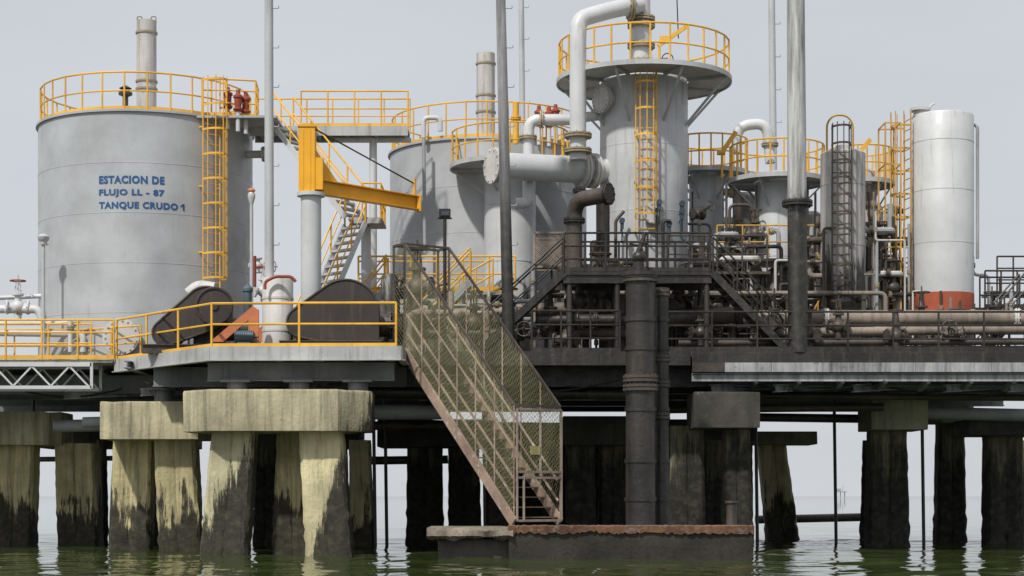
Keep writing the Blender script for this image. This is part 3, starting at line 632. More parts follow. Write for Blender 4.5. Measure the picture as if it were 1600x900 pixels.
def vessel(cu,d,r,vtop,m,label,plat=None,railm='yellow',extra=None,head=0.3,zb=ZD,lad=None,n=40,ladm=None):
    cx=X(cu,d); zt=Z(vtop,d)
    sh=B().lathe((cx,d,0),[(r,zb),(r,zt-head),(r*.93,zt-head*.5),(r*.6,zt-head*.12),(0,zt)],n)
    z=zb+1.6
    while z<zt-.6: sh.lathe((cx,d,0),[(r-.01,z-.02),(r+.01,z-.015),(r+.01,z+.015),(r-.01,z+.02)],n); z+=1.8
    parts=[("vessel_shell",sh,m)]
    if plat:
        pr,pv=plat; z=Z(pv,d); p=ring_platform(cx,d,r,pr,z,6,0.85,0.05,0.3)
        rv=B().rail(circ(cx,d,pr-.05,z,0,2*math.pi,22),1.08,0.75,0.026,(0.5,),closed=True)
        parts.append(("platform",p,'plat',[("guard_rail",rv,railm)]))
    if lad: parts.append(("ladder",lad,ladm or railm))
    if extra: parts+=extra
    return thing("process_vessel",label,"vessel",parts,origin=(cx,d,zb))
vessel(797,57,0.82,268,'vsep',"slim grey vessel with a round yellow railed platform",(1.9,262))
vessel(1104,57.5,0.56,262,'vsep',"slim light grey vessel with yellow railed platform",(1.35,273))
a7=ang_for(X(1214,55.8),55.8,0.69,1199)
lt=text_on("SEP DE PRU",0.72,0.12,lambda x,y: onT(X(1214,55.8),55.8,0.703,a7+x/0.7,Z(476,55.1)+y),off=0.02)
vessel(1214,55.8,0.69,268,'vsep',"light grey test separator with blue lettering near its base",(1.5,284),extra=[lt])
cx5=X(1317,53.2); lad5=B().ladder((X(1313,52.4),52.35,Z(452,52.4)),Z(235,52.4),0,0.5,Z(452,52.4)+.2,cr=0.5,hoop=0.5,ext=0.75)
vessel(1317,53.2,0.66,236,'vstreak',"narrow vessel streaked with black oil and a caged ladder",None,lad=lad5,ladm='tarb',head=0.1,extra=[("top_nozzle",B().cyl((cx5,53.2,Z(240,53.2)),(cx5,53.2,Z(228,53.2)),0.22,n=16),'whiter')])
b=B().tube([(X(1292,52),52,Z(235,52)),(X(1292,52),52,Z(192,52)),(X(1302,52),52,Z(180,52)),(X(1322,52),52,Z(180,52)),(X(1333,52),52,Z(192,52)),(X(1333,52),52,Z(235,52))],0.03,6,0.2)
thing("ladder_hoop","yellow safety hoop rising over a vessel top","hoop",[(None,b,'yellowd')])
vessel(1345,57,0.5,262,'vstreak',"slim grey vessel with yellow railed platform",(1.05,288))
vessel(1376,56.2,0.24,330,'whiter',"slim light grey vessel between the pipes",None,n=24)
for a in ((1165,58,0.4,300),(1150,56.5,0.33,380),(1085,55.8,0.26,400),(1128,57,0.25,430),(1400,57,0.28,410),(1268,57.5,0.42,330)):
    vessel(*a,'vstreak',"slim oil stained vessel among pipes",None,n=28)
cx6=X(1472.5,55); r6=0.94; zt=Z(184,55)
s6=B().lathe((cx6,55,0),[(r6,7.78),(r6,zt),(r6-.03,zt+.05),(0,zt+.12)],64)
for z in (9.3,10.9,12.4): s6.lathe((cx6,55,0),[(r6-.01,z-.02),(r6+.006,z-.012),(r6+.006,z+.012),(r6-.01,z+.02)],64)
sk=B().lathe((cx6,55,0),[(r6+.01,6.9),(r6+.01,7.78)],64)
sk2=B().lathe((cx6,55,0),[(r6+.05,ZD),(r6+.05,6.9)],48)
l6=B().ladder((cx6-r6-.16,54.85,ZD+1.4),zt,math.radians(-80),0.5,8.0,cr=0.55,hoop=0.7,ext=0.12)
tn=B().lathe((X(1435,55),54.8,zt),[(0.2,0),(0.2,.16),(0.3,.16),(0.3,.24)],16)
tn2=B().tube([(X(1452,55),55,zt),(X(1452,55),55,zt+.35),(X(1460,55),55,zt+.45)],0.04,6,.1)
dp=B().tube([(X(1508,55),55,Z(196,55)),(X(1526,55),54.9,Z(196,55)),(X(1526,55),54.9,Z(405,55))],0.05,8,.15)
thing("storage_tank","tall slim white tank on a red oxide base with yellow ladder","tank",[("tank_shell",s6,'white'),("red_band",sk,'orangebase'),("skirt",sk2,'tarb'),("ladder",l6,'yellowd'),("top_nozzle",tn,'whiter'),("vent_pipe",tn2,'whiter'),("drain_pipe",dp,'grey')],origin=(cx6,55,ZD))
lf=B()
for u in (1378,1402):
    for y in (54.0,55.0): lf.beam((X(u,54.5),y,ZD),(X(u,54.5),y,Z(197,54.5)),0.045,0.045)
z=6.6
while z<12.9:
    lf.beam((X(1378,54.5),54.0,z),(X(1402,54.5),54.0,z),0.03,0.04); lf.beam((X(1378,54.5),55.0,z),(X(1402,54.5),55.0,z),0.03,0.04)
    lf.beam((X(1378,54.5),54.0,z),(X(1378,54.5),55.0,z),0.03,0.04); lf.beam((X(1402,54.5),54.0,z),(X(1402,54.5),55.0,z),0.03,0.04); z+=1.25
thing("access_ladder","open yellow ladder tower beside the tall white tank","ladder",[(None,lf,'yellowd')])
for (a,c,d) in (((1128,238),(1150,206),56),((1338,244),(1360,218),55)):
    b=B().beam(P(*a,d),P(*c,d),0.09,0.14); b.cyl(P(a[0],a[1]+40,d),P(*a,d),0.035); b.cyl(P(*a,d)-Vector((0.15,0,0)),P(*a,d)+Vector((.1,0,0)),0.09)
    thing("davit_arm","small yellow davit arm on a vessel platform","davit",[(None,b,'yellow')])

# ---------------------------------------------------------------- dark central platform and stairs
pz=Z(425,50.2)
b=B().box(((X(880,50)+X(1112,50))/2,51.0,pz-.03),(X(1112,50)-X(880,50),1.8,0.06)); b.ibeam((X(880,50),50.1,pz-.2),(X(1112,50),50.1,pz-.2),0.26,0.14); b.ibeam((X(880,50),51.85,pz-.2),(X(1112,50),51.85,pz-.2),0.26,0.14)
for u in (890,965,1105): b.cyl((X(u,50),50.15,ZD),(X(u,50),50.15,pz-.3),0.08); b.cyl((X(u,50),51.8,ZD),(X(u,50),51.8,pz-.3),0.08)
rr=B().rail([(X(882,50),50.1,pz),(X(1110,50),50.1,pz)],1.08,0.62,0.03,(0.33,0.66),toe=0.12); r3=B().rail([(X(882,50),51.85,pz),(X(1110,50),51.85,pz)],1.08,0.9,0.028,(0.5,))
thing("access_platform","oil blackened raised platform with dark handrails","platform",[("floor",b,'tar'),("handrail",rr,'tar'),("handrail",r3,'tar')])
stairs((X(752,50.4),50.5,ZD+.1),(X(880,50.4),50.5,pz-.05),(0,1,0),0.9,12,"oil blackened stairs up to the raised platform",'tar','tar')
stairs((X(1225,50.4),50.5,ZD+.1),(X(1112,50.4),50.5,pz-.05),(0,1,0),0.9,12,"oil blackened stairs down from the raised platform",'tar','tar')
b=B().box(((X(1040,53)+X(1200,53))/2,52.9,Z(430,53)),(3.0,1.0,0.08)); r2=B().rail([(X(1040,53),52.5,Z(430,53)),(X(1195,53),52.5,Z(430,53))],1.1,0.8,0.026,(0.5,))
for u in (1050,1190): b.cyl((X(u,53),52.9,ZD),(X(u,53),52.9,Z(430,53)),0.06)
thing("access_platform","brown oily platform with handrail behind the raised walkway","platform",[("floor",b,'tarb'),("handrail",r2,'tarb')])
b=B(); bx=(X(835,52),X(903,52),52.2,53.4,Z(412,52),Z(362,52))
for zz in (bx[4],bx[5]):
    for yy in (bx[2],bx[3]): b.beam((bx[0],yy,zz),(bx[1],yy,zz),0.06,0.06)
for xx in (bx[0],bx[1]):
    for yy in (bx[2],bx[3]): b.beam((xx,yy,ZD),(xx,yy,bx[5]),0.06,0.06)
b.netting((bx[0],bx[2],bx[4]),(1,0,0),(0,0,1),bx[1]-bx[0],bx[5]-bx[4],0.07,0.010)
b.box(((bx[0]+bx[1])/2,bx[3],(bx[4]+bx[5])/2),(bx[1]-bx[0]-.08,0.02,bx[5]-bx[4]-.08))
thing("equipment_cage","dark mesh equipment cage on legs","cage",[(None,b,'rustpipe')])
pipe([P(952,303,51),P(905,312,51.6),P(897,330,51.8),P(897,420,51.8)],0.23,'tarb',"black oily elbow pipe with blind flange",0.5,[(P(950,303,51),(1,-.6,0)),(P(897,345,51.8),(0,0,1))],18,fm='tar',fr=1.4)
pipe([P(905,318,52),P(905,292,52)],0.12,'tar',"short black vent stub",0.0,[(P(905,298,52),(0,0,1))],12,fm='tar')
pipe([P(942,318,52.5),P(942,440,52.5)],0.2,'tar',"black oily vertical pipe",0.0,[],16)
pipe([P(991,440,49.6),P(993,400,49.6),P(1008,365,49.6)],0.05,'tar',"small black bleed pipe above the riser",0.2)
def riser(u,d,r,vt,flv,label,m='tar'):
    parts=[("pipe_run",B().cyl((X(u,d),d,-0.6),(X(u,d),d,Z(vt,d)),r,n=32),m)]
    for v in flv: parts.append(("flange",B().flange((X(u,d),d,Z(v,d)),(0,0,1),r*1.2,0.07,16),'tarb'))
    for v in (500,545,640,720,780): parts.append(("pipe_clamp",B().lathe((X(u,d),d,Z(v,d)),[(r,-.05),(r+.03,-.05),(r+.03,.05),(r,.05)],28),'tar'))
    thing("riser_pipe",label,"riser",parts)
riser(1001,46.4,0.385,432,(436,592,606),"thick black oil caked riser pipe rising from the sea")
riser(1033,47.2,0.20,450,(458,560,600,650),"thin black riser pipe beside the thick one")
b=B(); q=Vector((X(1001,46.4),46.4,Z(432,46.4)))
b.cyl(q,q+Vector((0,0,.1)),0.5,n=28)
b.cyl(q+Vector((-.05,0,.1)),q+Vector((-.05,0,.55)),0.12); b.sphere(q+Vector((-.05,0,.5)),0.17,8); b.cyl(q+Vector((-.05,0,.6)),q+Vector((.1,0,1.05)),0.05)
b.tube([q+Vector((-.05+math.cos(t/12*6.283)*.22,math.sin(t/12*6.283)*.22,.85)) for t in range(12)],0.02,6,closed=True)
thing("gate_valve","black valve with handwheel on top of the riser","valve",[(None,b,'tar')])

# ---------------------------------------------------------------- deck pipes
pipe([P(1045,497,51.4),P(1155,492,51.4)],0.24,'tarb',"brown oily deck pipe",0,[(P(1155,492,51.4),(1,-.5,0))],18,fm='tar',fr=1.3)
pipe([P(1160,497,51.6),P(1640,497,51.6)],0.23,'rustpipe',"long rusty brown pipe along the deck edge",0,[(P(1290,497,51.6),(1,0,0)),(P(1590,497,51.6),(1,-.3,0))],18,fm='whiter',fr=1.25)
pipe([P(1200,520,51.0),P(1660,514,51.0)],0.13,'rustpipe',"thin rusty pipe along the deck edge",0)
pipe([P(1060,536,50.8),P(1660,534,50.8)],0.09,'tarb',"thin oily pipe low on the deck",0)
pipe([P(640,522,51.5),P(1045,520,51.5)],0.14,'tarb',"brown oily pipe along the deck",0,[(P(870,520,51.5),(1,0,0))])
pipe([P(640,497,52.5),P(800,486,52.5),P(960,478,52.5),P(1040,480,52.5)],0.2,'rustpipe',"rusty pipe running along the deck",0.4,[(P(935,478,52.5),(1,0,0)),(P(760,489,52.5),(1,0,0.1))],16,fm='tarb')
pipe([P(500,500,53),P(830,498,53.5)],0.12,'grey',"grey pipe running behind the compressors",0)
pipe([P(840,500,50.6),P(985,500,50.6)],0.17,'tar',"black pipe at the deck edge",0,[(P(900,500,50.6),(1,0,0)),(P(930,500,50.6),(1,0,0))],fm='tar')
pipe([P(0,483,55),P(60,483,55),P(66,500,55),P(66,540,55)],0.13,'white',"white pipe at the foot of the tank",0.2,[(P(30,483,55),(1,0,0))])
pipe([P(-20,466,55.5),P(78,462,55.5),P(78,520,55.5)],0.07,'white',"thin white pipe at the foot of the tank",0.2)
pipe([P(-20,520,53.8),P(130,522,53.8),P(130,550,53.8)],0.1,'whiter',"white pipe at the foot of the tank",0.2)
pipe([P(110,500,53.6),P(110,550,53.6)],0.07,'whiter',"short white vertical pipe by the tank",0,[(P(110,512,53.6),(0,0,1))])
pipe([P(-20,505,54),P(90,505,54),P(150,500,54)],0.06,'whiter',"thin white pipe at the foot of the tank",0.1)
rnd=random.Random(3)
specs=[((1352,350),(1395,350),(1395,378),(1410,470)),((1130,345),(1170,345),(1170,470)),((1140,390),(1140,320),(1175,320),(1175,520)),((1195,365),(1216,358),(1218,430)),
 ((1360,300),(1360,340),(1385,340)),((1352,430),(1385,430),(1420,440),(1420,520)),((1268,350),(1268,480)),((1075,395),(1100,395),(1100,480)),((1370,372),(1370,520)),((1340,400),(1400,400)),((1385,330),(1412,330)),((1140,450),(1230,450)),((1085,460),(1085,420),(1150,420),(1150,540)),((1190,400),(1190,530)),((1520,400),(1520,430),(1545,430),(1545,540)),((1350,460),(1430,460)),((1160,500),(1160,380),(1190,380)),
 ((1130,300),(1155,300),(1155,345)),((1352,320),(1375,320),(1375,360)),((1265,400),(1290,400),(1290,480)),((1245,430),(1300,430)),((1118,360),(1118,470)),((1205,345),(1240,345),(1240,470)),((1395,380),(1430,380),(1430,470)),((1350,380),(1365,380),(1365,480)),
 ((1082,300),(1082,470)),((1092,330),(1092,470)),((1135,285),(1135,480)),((1146,300),(1146,480)),((1182,290),(1182,480)),((1262,290),(1262,480)),((1274,300),(1274,500)),((1358,290),(1358,500)),((1365,300),(1365,420)),((1406,300),(1406,500)),((1420,350),(1420,500)),((1075,350),(1110,350),(1110,470))]
for i,sp in enumerate(specs):
    d=53.5+rnd.random()*3; r=rnd.choice((0.05,0.07,0.09,0.12)) if i<25 else rnd.choice((0.03,0.04,0.055))
    pts=[P(u,v,d) for u,v in sp]; fl=[((pts[0]+pts[1])/2,pts[1]-pts[0])]
    pipe(pts,r,rnd.choice(('whiter','grey','tarb','tarb','rustpipe','whiter')),"small branch pipe with flange among the vessels",0.2,fl,10,fm='bolt')
def manifold(n,x0,x1,y0,y1,ztop,mats,rs,seed,label):
    r_=random.Random(seed)
    for i in range(n):
        p=Vector((r_.uniform(x0,x1),r_.uniform(y0,y1),ZD)); pts=[p.copy()]; h=r_.uniform(0.5,ztop-ZD)
        p=p+Vector((0,0,h)); pts.append(p.copy()); s=r_.choice((-1,1)); l=r_.uniform(0.4,1.3)
        nx_=min(max(p.x+s*l,x0),x1)
        if abs(nx_-p.x)>0.3:
            p=Vector((nx_,p.y,p.z)); pts.append(p.copy())
            if r_.random()<0.6:
                p=Vector((p.x,p.y+r_.uniform(.4,1.0),p.z)); pts.append(p.copy())
            p=Vector((p.x,p.y,ZD if r_.random()<.6 else min(ztop+.6,p.z+r_.uniform(.3,1)))); pts.append(p.copy())
        r=r_.choice(rs); fl=[]
        for k in range(len(pts)-1):
            if (pts[k+1]-pts[k]).length>0.6 and r_.random()<0.75: fl.append((pts[k].lerp(pts[k+1],r_.uniform(.35,.65)),pts[k+1]-pts[k]))
        pipe(pts,r,r_.choice(mats),label,r*2.2,fl[:3],9,fm=r_.choice(('tarb','bolt')),fr=1.7,group="branch pipes on the deck")
LB="small oily branch pipe rising from the deck"
manifold(34,0.6,6.4,51.9,54.5,8.6,('tarb','tar','tarb','rustpipe'),(0.04,0.06,0.08,0.11),11,LB)
manifold(56,5.5,12.2,52.6,55.5,9.8,('tarb','rustpipe','grey','whiter','tarb','tar'),(0.03,0.045,0.06,0.09),12,LB)
manifold(14,11.5,16,52.6,54,7.2,('tarb','rustpipe','grey'),(0.04,0.06),15,LB)
manifold(18,-3.6,0.6,50.6,54.0,7.4,('rustpipe','tarb','grey','whiter'),(0.04,0.06,0.09),13,"small rusty branch pipe rising from the deck")
manifold(10,-9.5,-3.4,51.5,52.2,7.0,('grey','tarb','rustpipe'),(0.04,0.06),14,"small grey branch pipe rising from the deck")
for x in (1.0,3.2,5.6,8.0,10.2):
    b=B().beam((x,52.0,ZD),(x,52.0,7.3),0.12,0.12); b.beam((x,54.2,ZD),(x,54.2,7.3),0.12,0.12); b.beam((x,51.9,7.36),(x,54.3,7.36),0.12,0.12); b.beam((x,51.9,6.5),(x,54.3,6.5),0.1,0.1)
    thing("pipe_rack","dark steel pipe rack frame standing on the deck","frame",[(None,b,'tarb')],"pipe racks on the deck")
for k,(y,z,r,m) in enumerate(((52.3,7.52,0.07,'rustpipe'),(52.7,7.5,0.05,'tarb'),(53.1,7.55,0.09,'tarb'),(53.6,7.5,0.06,'grey'),(52.5,6.65,0.08,'tarb'),(53.3,6.67,0.10,'rustpipe'))):
    pipe([(0.6+k*.3,y,z),(10.9-k*.4,y,z),(10.9-k*.4,y,ZD)],r,m,"long straight pipe resting on the pipe racks",0.2,[((3+k,y,z),(1,0,0)),((8.5-k*.5,y,z),(1,0,0))],10,fm='bolt')
b=B().box((8.9,54.6,8.75),(5.4,0.9,0.07)); b.ibeam((6.2,54.15,8.6),(11.6,54.15,8.6),0.2,0.1)
for x in (6.4,9.0,11.4): b.cyl((x,54.6,ZD),(x,54.6,8.7),0.06)
r2=B().rail([(6.2,54.17,8.78),(11.6,54.17,8.78)],1.0,0.75,0.024,(0.5,))
thing("walkway","grimy upper walkway with worn yellow handrail between the vessels","walkway",[("floor",b,'tarb'),("handrail",r2,'yellowd')])

# ---------------------------------------------------------------- gate valves (copies)
def make_valve(loc,rot,sc,m1='tarb',m2='tarb',label="oily gate valve with handwheel on the deck piping"):
    body=B().cyl((-.35,0,0),(.35,0,0),0.14,n=14); body.sphere((0,0,0),0.24,8); body.flange((-.33,0,0),(1,0,0),0.25,0.05,8,False); body.flange((.36,0,0),(1,0,0),0.25,0.05,8,False)
    body.cyl((0,0,.1),(0,0,.45),0.13,0.10,n=12); body.cyl((0,0,.4),(0,0,.46),0.2,n=14); body.beam((-.1,0,.45),(-.06,0,.85),0.05,0.04); body.beam((.1,0,.45),(.06,0,.85),0.05,0.04); body.cyl((0,0,.45),(0,0,1.1),0.025,n=6); body.cyl((0,0,-.45),(0,0,-.1),0.12,n=12)
    hw=B().tube([(math.cos(t/16*6.283)*.26,math.sin(t/16*6.283)*.26,.9) for t in range(16)],0.022,6,closed=True)
    for k in range(4): hw.cyl((0,0,.88),(math.cos(k*1.571)*.25,math.sin(k*1.571)*.25,.9),0.014,n=5)
    root=bpy.data.objects.new("gate_valve",None); COL.objects.link(root)
    for nm,bb,mm in (("valve_body",body,m1),("handwheel",hw,m2)):
        o=mkobj(nm,bb,mm); o.parent=root
    root.location=loc; root.rotation_euler=rot; root.scale=(sc,sc,sc); root["label"]=label; root["category"]="valve"; root["group"]="gate valves"
    return root
def copy_valve(src,loc,rot,sc):
    r=src.copy(); COL.objects.link(r); r.location=loc; r.rotation_euler=rot; r.scale=(sc,sc,sc)
    for ch in list(src.children):
        c=ch.copy(); COL.objects.link(c); c.parent=r
    return r
vd=make_valve(P(938,455,52.2),(0,0,.3),1.2)
for (u,v,d,s,rx) in ((905,470,51.5,1.0,0),(968,478,52.5,1.1,0),(1060,480,52,1.0,0),(652,450,51.5,1.25,0),(640,505,51,1.0,0),(690,500,51.5,0.9,.2),(860,505,50.9,1,0),(1120,480,53,1,0),(1170,430,54,1,0),(1210,505,50.8,.9,0),(1090,335,53.2,.6,1.2),(1360,420,54,.9,0),(1395,450,54,.9,0),(1440,500,52.5,.9,0),(1550,500,52.5,.9,0),(740,505,51.5,1.0,0),(1310,510,50.8,.8,0),(795,500,52,1,0),(1180,365,55,.8,0),(1140,400,54,.9,0),(1375,385,54,.8,0),(885,530,50.6,.9,0),(830,520,50.7,.8,1.5),(1095,520,50.7,.8,0),(1265,525,50.7,.8,0),(1400,525,50.7,.8,0),(1490,522,50.7,.8,1.4)):
    copy_valve(vd,P(u,v,d),(rx,0,rnd.uniform(-1.2,1.2)),s)
vw=make_valve(P(28,480,55),(0,0,.2),0.9,'white','red',"white gate valve with red handwheel beside the tank")
copy_valve(vw,P(412,455,54),(0,0,.5),0.8); copy_valve(vw,P(402,415,54.2),(0,1.57,.5),0.6)
for u,v in ((1030,316),(1066,318),(1066,330),(972,345),(1046,350)):
    q=P(u,v,53.2); b=B().cyl(q-Vector((0,.08,0)),q+Vector((0,.08,0)),0.085,n=14); b.box(q+Vector((0,0,-.16)),(0.1,0.1,0.16)); b.cyl(q+Vector((0,0,-.2)),q+Vector((0,.1,-.65)),0.02,n=6); b.cyl(q+Vector((0,0,-.18)),q+Vector((.0,1.0,-.18)),0.02,n=6)
    thing("pressure_gauge","small dark instrument gauge on the separator side","gauge",[(None,b,'gauge')],"instrument gauges")
pipe([P(1026,325,53.2),P(1026,430,53.2)],0.04,'tar',"thin level gauge pipe on the separator",0)
pipe([P(1048,345,53.1),P(1036,345,53.1),P(1036,440,53.1)],0.05,'tar',"thin oily pipe on the separator",0.1)
pipe([P(1064,322,53.2),P(1064,372,53.2),P(1076,380,53.2)],0.035,'gauge',"thin dark instrument pipe on the separator",0.1)
pipe([P(975,330,53.4),P(962,345,53.4),P(962,425,53.4)],0.05,'tarb',"thin oily pipe on the separator",0.1)

# ---------------------------------------------------------------- compressors
def hull2(c1,r1,c2,r2,n=20):
    pts=[]
    for c,r in ((c1,r1),(c2,r2)):
        for i in range(n*2): t=math.pi*i/n; pts.append((c[0]+math.cos(t)*r,c[1]+math.sin(t)*r))
    pts=sorted(set(pts))
    def cr(o,a,b): return (a[0]-o[0])*(b[1]-o[1])-(a[1]-o[1])*(b[0]-o[0])
    lo=[]
    for p in pts:
        while len(lo)>1 and cr(lo[-2],lo[-1],p)<=0: lo.pop()
        lo.append(p)
    up=[]
    for p in reversed(pts):
        while len(up)>1 and cr(up[-2],up[-1],p)<=0: up.pop()
        up.append(p)
    return lo[:-1]+up[:-1]
def compressor(cu1,cv1,r1,cu2,cv2,r2,d,label,flipy=0.35,mg='guard'):
    c1=(X(cu1,d),Z(cv1,d)); c2=(X(cu2,d),Z(cv2,d)); hp=hull2(c1,r1,c2,r2)
    g=B().prismy(hp,d,d+flipy)
    rim=B(); pts=[Vector((x,d-.01,z)) for x,z in hp]; rim.tube(pts,0.03,6,closed=True)
    sk=B(); xa=min(c1[0],c2[0])-.6; xb=max(c1[0],c2[0])+1; sk.ibeam((xa,d-.2,ZD+.14),(xb,d-.2,ZD+.14),0.26,0.16); sk.ibeam((xa,d+1.2,ZD+.14),(xb,d+1.2,ZD+.14),0.26,0.16)
    for x in (xa+.1,(xa+xb)/2,xb-.1): sk.beam((x,d-.1,ZD+.14),(x,d+1.1,ZD+.14),0.12,0.2)
    mo=B(); mx=c2[0]; mz=ZD+0.62; mo.cyl((mx,d+.4,mz),(mx,d+1.3,mz),0.32,n=24)
    for k in range(14):
        t=k/14*6.283; mo.beam((mx+math.cos(t)*.33,d+.45,mz+math.sin(t)*.33),(mx+math.cos(t)*.33,d+1.2,mz+math.sin(t)*.33),0.02,0.05)
    mo.box((mx,d+.8,mz-.33),(0.5,0.7,0.1))
    cy=B(); cx_=c1[0]; cy.box((cx_,d+1.0,ZD+.75),(0.9,1.0,0.9)); cy.cyl((cx_+.4,d+1.0,ZD+.8),(cx_+1.2,d+1.0,ZD+.8),0.33,n=20); cy.flange((cx_+1.2,d+1,ZD+.8),(1,0,0),0.4,0.05,12,False)
    cy.cyl((cx_,d+1,ZD+1.2),(cx_,d+1,ZD+1.75),0.14); cy.cyl((cx_+.5,d+1,ZD+1.1),(cx_+.5,d+1,ZD+1.6),0.10)
    thing("compressor",label,"compressor",[("belt_guard",g,mg,[("rim",rim,'tarb')]),("skid",sk,'tarb'),("motor",mo,'blue'),("cylinder_block",cy,'tarb')])
compressor(540,489,0.92,472,503,0.42,49.4,"belt driven compressor with large dark brown belt guard")
compressor(322,482,0.62,258,520,0.36,50.6,"belt driven compressor with dark guard and round flywheel")
b=B().prismy([(X(u,49.35),Z(v,49.35)) for u,v in ((540,536),(540,470),(592,470),(592,536))][::-1],49.3,49.6); thing("guard_sheet","square dark sheet steel guard beside the belt guard","guard",[(None,b,'guard')])
b=B(); fc=P(335,478,50.2); b.cyl(fc,fc+Vector((0,.2,0)),0.5,n=32); b.cyl(fc-Vector((0,.05,0)),fc,0.12,n=16); b.tube([fc+Vector((math.cos(t/24*6.283)*.5,-.01,math.sin(t/24*6.283)*.5)) for t in range(24)],0.04,6,closed=True)
thing("flywheel","brown steel flywheel beside the compressor","flywheel",[(None,b,'guard')])
for (pl,d) in (([(328,534),(395,478),(404,484),(404,534),(388,534),(388,500),(348,534)],49.0),([(380,534),(436,486),(446,534)],49.9)):
    b=B().prismy([(X(u,d),Z(v,d)) for u,v in pl][::-1],d,d+.12); thing("machine_frame","orange triangular steel machine frame on the deck","frame",[(None,b,'orange')])
b=B(); q=P(387,462,51); b.lathe(q,[(0.12,-.5),(0.12,.1),(0.15,.12),(0.15,.2),(0.07,.3),(0,.34)],18)
thing("lubricator_bottle","small blue grey bottle shaped lubricator","bottle",[(None,b,'blue')])
b=B(); q=P(382,526,48.9); b.cyl(q+Vector((-.25,0,0)),q+Vector((.25,0,0)),0.16,n=20)
for k in range(8): b.cyl(q+Vector((-.23+k*.06,0,0)),q+Vector((-.215+k*.06,0,0)),0.18,n=20)
b.box(q+Vector((0,0,-.2)),(0.35,0.3,0.08)); b.cyl(q+Vector((.25,0,0)),q+Vector((.38,0,0)),0.035)
thing("electric_motor","small finned blue electric motor on the deck","motor",[(None,b,'blue')])
pipe([P(296,460,51.5),P(310,448,51.5),P(335,452,51.5)],0.2,'whiter',"white elbow duct beside the compressor",0.3)
pipe([P(398,448,53),P(398,400,53)],0.05,'red',"thin red pipe near the mast drum",0.2)
for u,v in ((600,470),(576,470),(610,430)):
    d=51.8; q=P(u,v,d); b=B().lathe((q.x,q.y,ZD),[(0.28,0),(0.28,q.z-ZD-.15),(0.2,q.z-ZD),(0.05,q.z-ZD+.05)],20)
    thing("filter_pot","small stained grey filter vessel on the deck","vessel",[(None,b,'vstreak')],"filter pots")

# ---------------------------------------------------------------- lamps
def lamp(u,vt,d,label,head='globe'):
    x=X(u,d); z=Z(vt,d); pole=B().cyl((x,d,ZD),(x,d,z-.15),0.05,n=10); h=B(); g=B()
    if head=='flood':
        h.box((x,d,z),(0.32,0.2,0.22)); h.beam((x-.2,d,z-.15),(x+.2,d,z-.15),0.05,0.04); g.box((x+.02,d-.11,z-.02),(0.22,0.02,0.12))
    elif head=='cap':
        h.lathe((x,d,z),[(0.05,-.2),(0.16,-.1),(0.18,0),(0.1,.08),(0,.1)],16); g.lathe((x,d,z-.1),[(0.1,-.14),(0.12,-.02)],12); h.beam((x,d,z-.2),(x+.2,d,z-.25),0.04,0.04)
    else:
        h.lathe((x,d,z),[(0.07,.12),(0.12,.14),(0.09,.2),(0,.24)],16); g.lathe((x,d,z),[(0.04,-.28),(0.11,-.05),(0.11,.04),(0.07,.12)],16)
    thing("lamp_post",label,"lamp",[("pole",pole,'mastw' if head!='flood' else 'tar'),("lamp_head",h,'orange' if head=='globe' else ('black' if head=='flood' else 'mastw')),("lamp_glass",g,'glass' if head!='flood' else 'gauge')])
lamp(68,370,53.6,"thin grey post with a small hooded lamp",'cap'); lamp(393,306,51.8,"thin grey post with a white globe and orange cap"); lamp(695,333,50.6,"thin dark post with a black floodlight",'flood')

# ---------------------------------------------------------------- far-right dark stairs and platform
z7=7.25
b=B().box((X(1585,54),54.5,z7-.04),(2.6,1.6,0.08)); rr=B().rail([(X(1535,54),53.7,z7),(X(1660,54),53.7,z7)],1.1,0.5,0.028,(0.33,.66),toe=.1); r5=B().rail([(X(1535,55),55.3,z7),(X(1660,55),55.3,z7)],1.1,0.7,0.028,(0.5,))
for u in (1538,1600): b.cyl((X(u,54),53.8,ZD),(X(u,54),53.8,z7),0.07)
thing("access_platform","dark oily platform with closely spaced handrail posts","platform",[("floor",b,'tar'),("handrail",rr,'tar'),("handrail",r5,'tar')])
stairs((X(1530,52.8),52.9,ZD+.1),(X(1600,52.8),52.9,7.2),(0,1,0),0.8,8,"short dark stairs with handrails by the white tank",'tar','tar')
b=B().box((X(1600,57),57.0,8.0),(2.4,1.2,0.08)); rr=B().rail([(X(1550,57),56.4,8.04),(X(1650,57),56.4,8.04)],1.1,0.5,0.028,(0.33,.66))
for u in (1552,1640): b.cyl((X(u,57),57,ZD),(X(u,57),57,8.0),0.07)
thing("access_platform","dark upper platform with handrail beyond the white tank","platform",[("floor",b,'tar'),("handrail",rr,'tar')])
stairs((X(1260,54),54.6,ZD+.1),(X(1300,54),54.6,7.2),(0,1,0),0.8,8,"short oily stairs between vessels",'tarb','yellowd')
thing("railing","worn yellow handrail between the vessels and the white tank","railing",[(None,B().rail([(X(1262,55),55.5,7.0),(X(1425,55),55.5,7.0)],1.1,0.8,0.026,(0.5,)),'yellowd')])

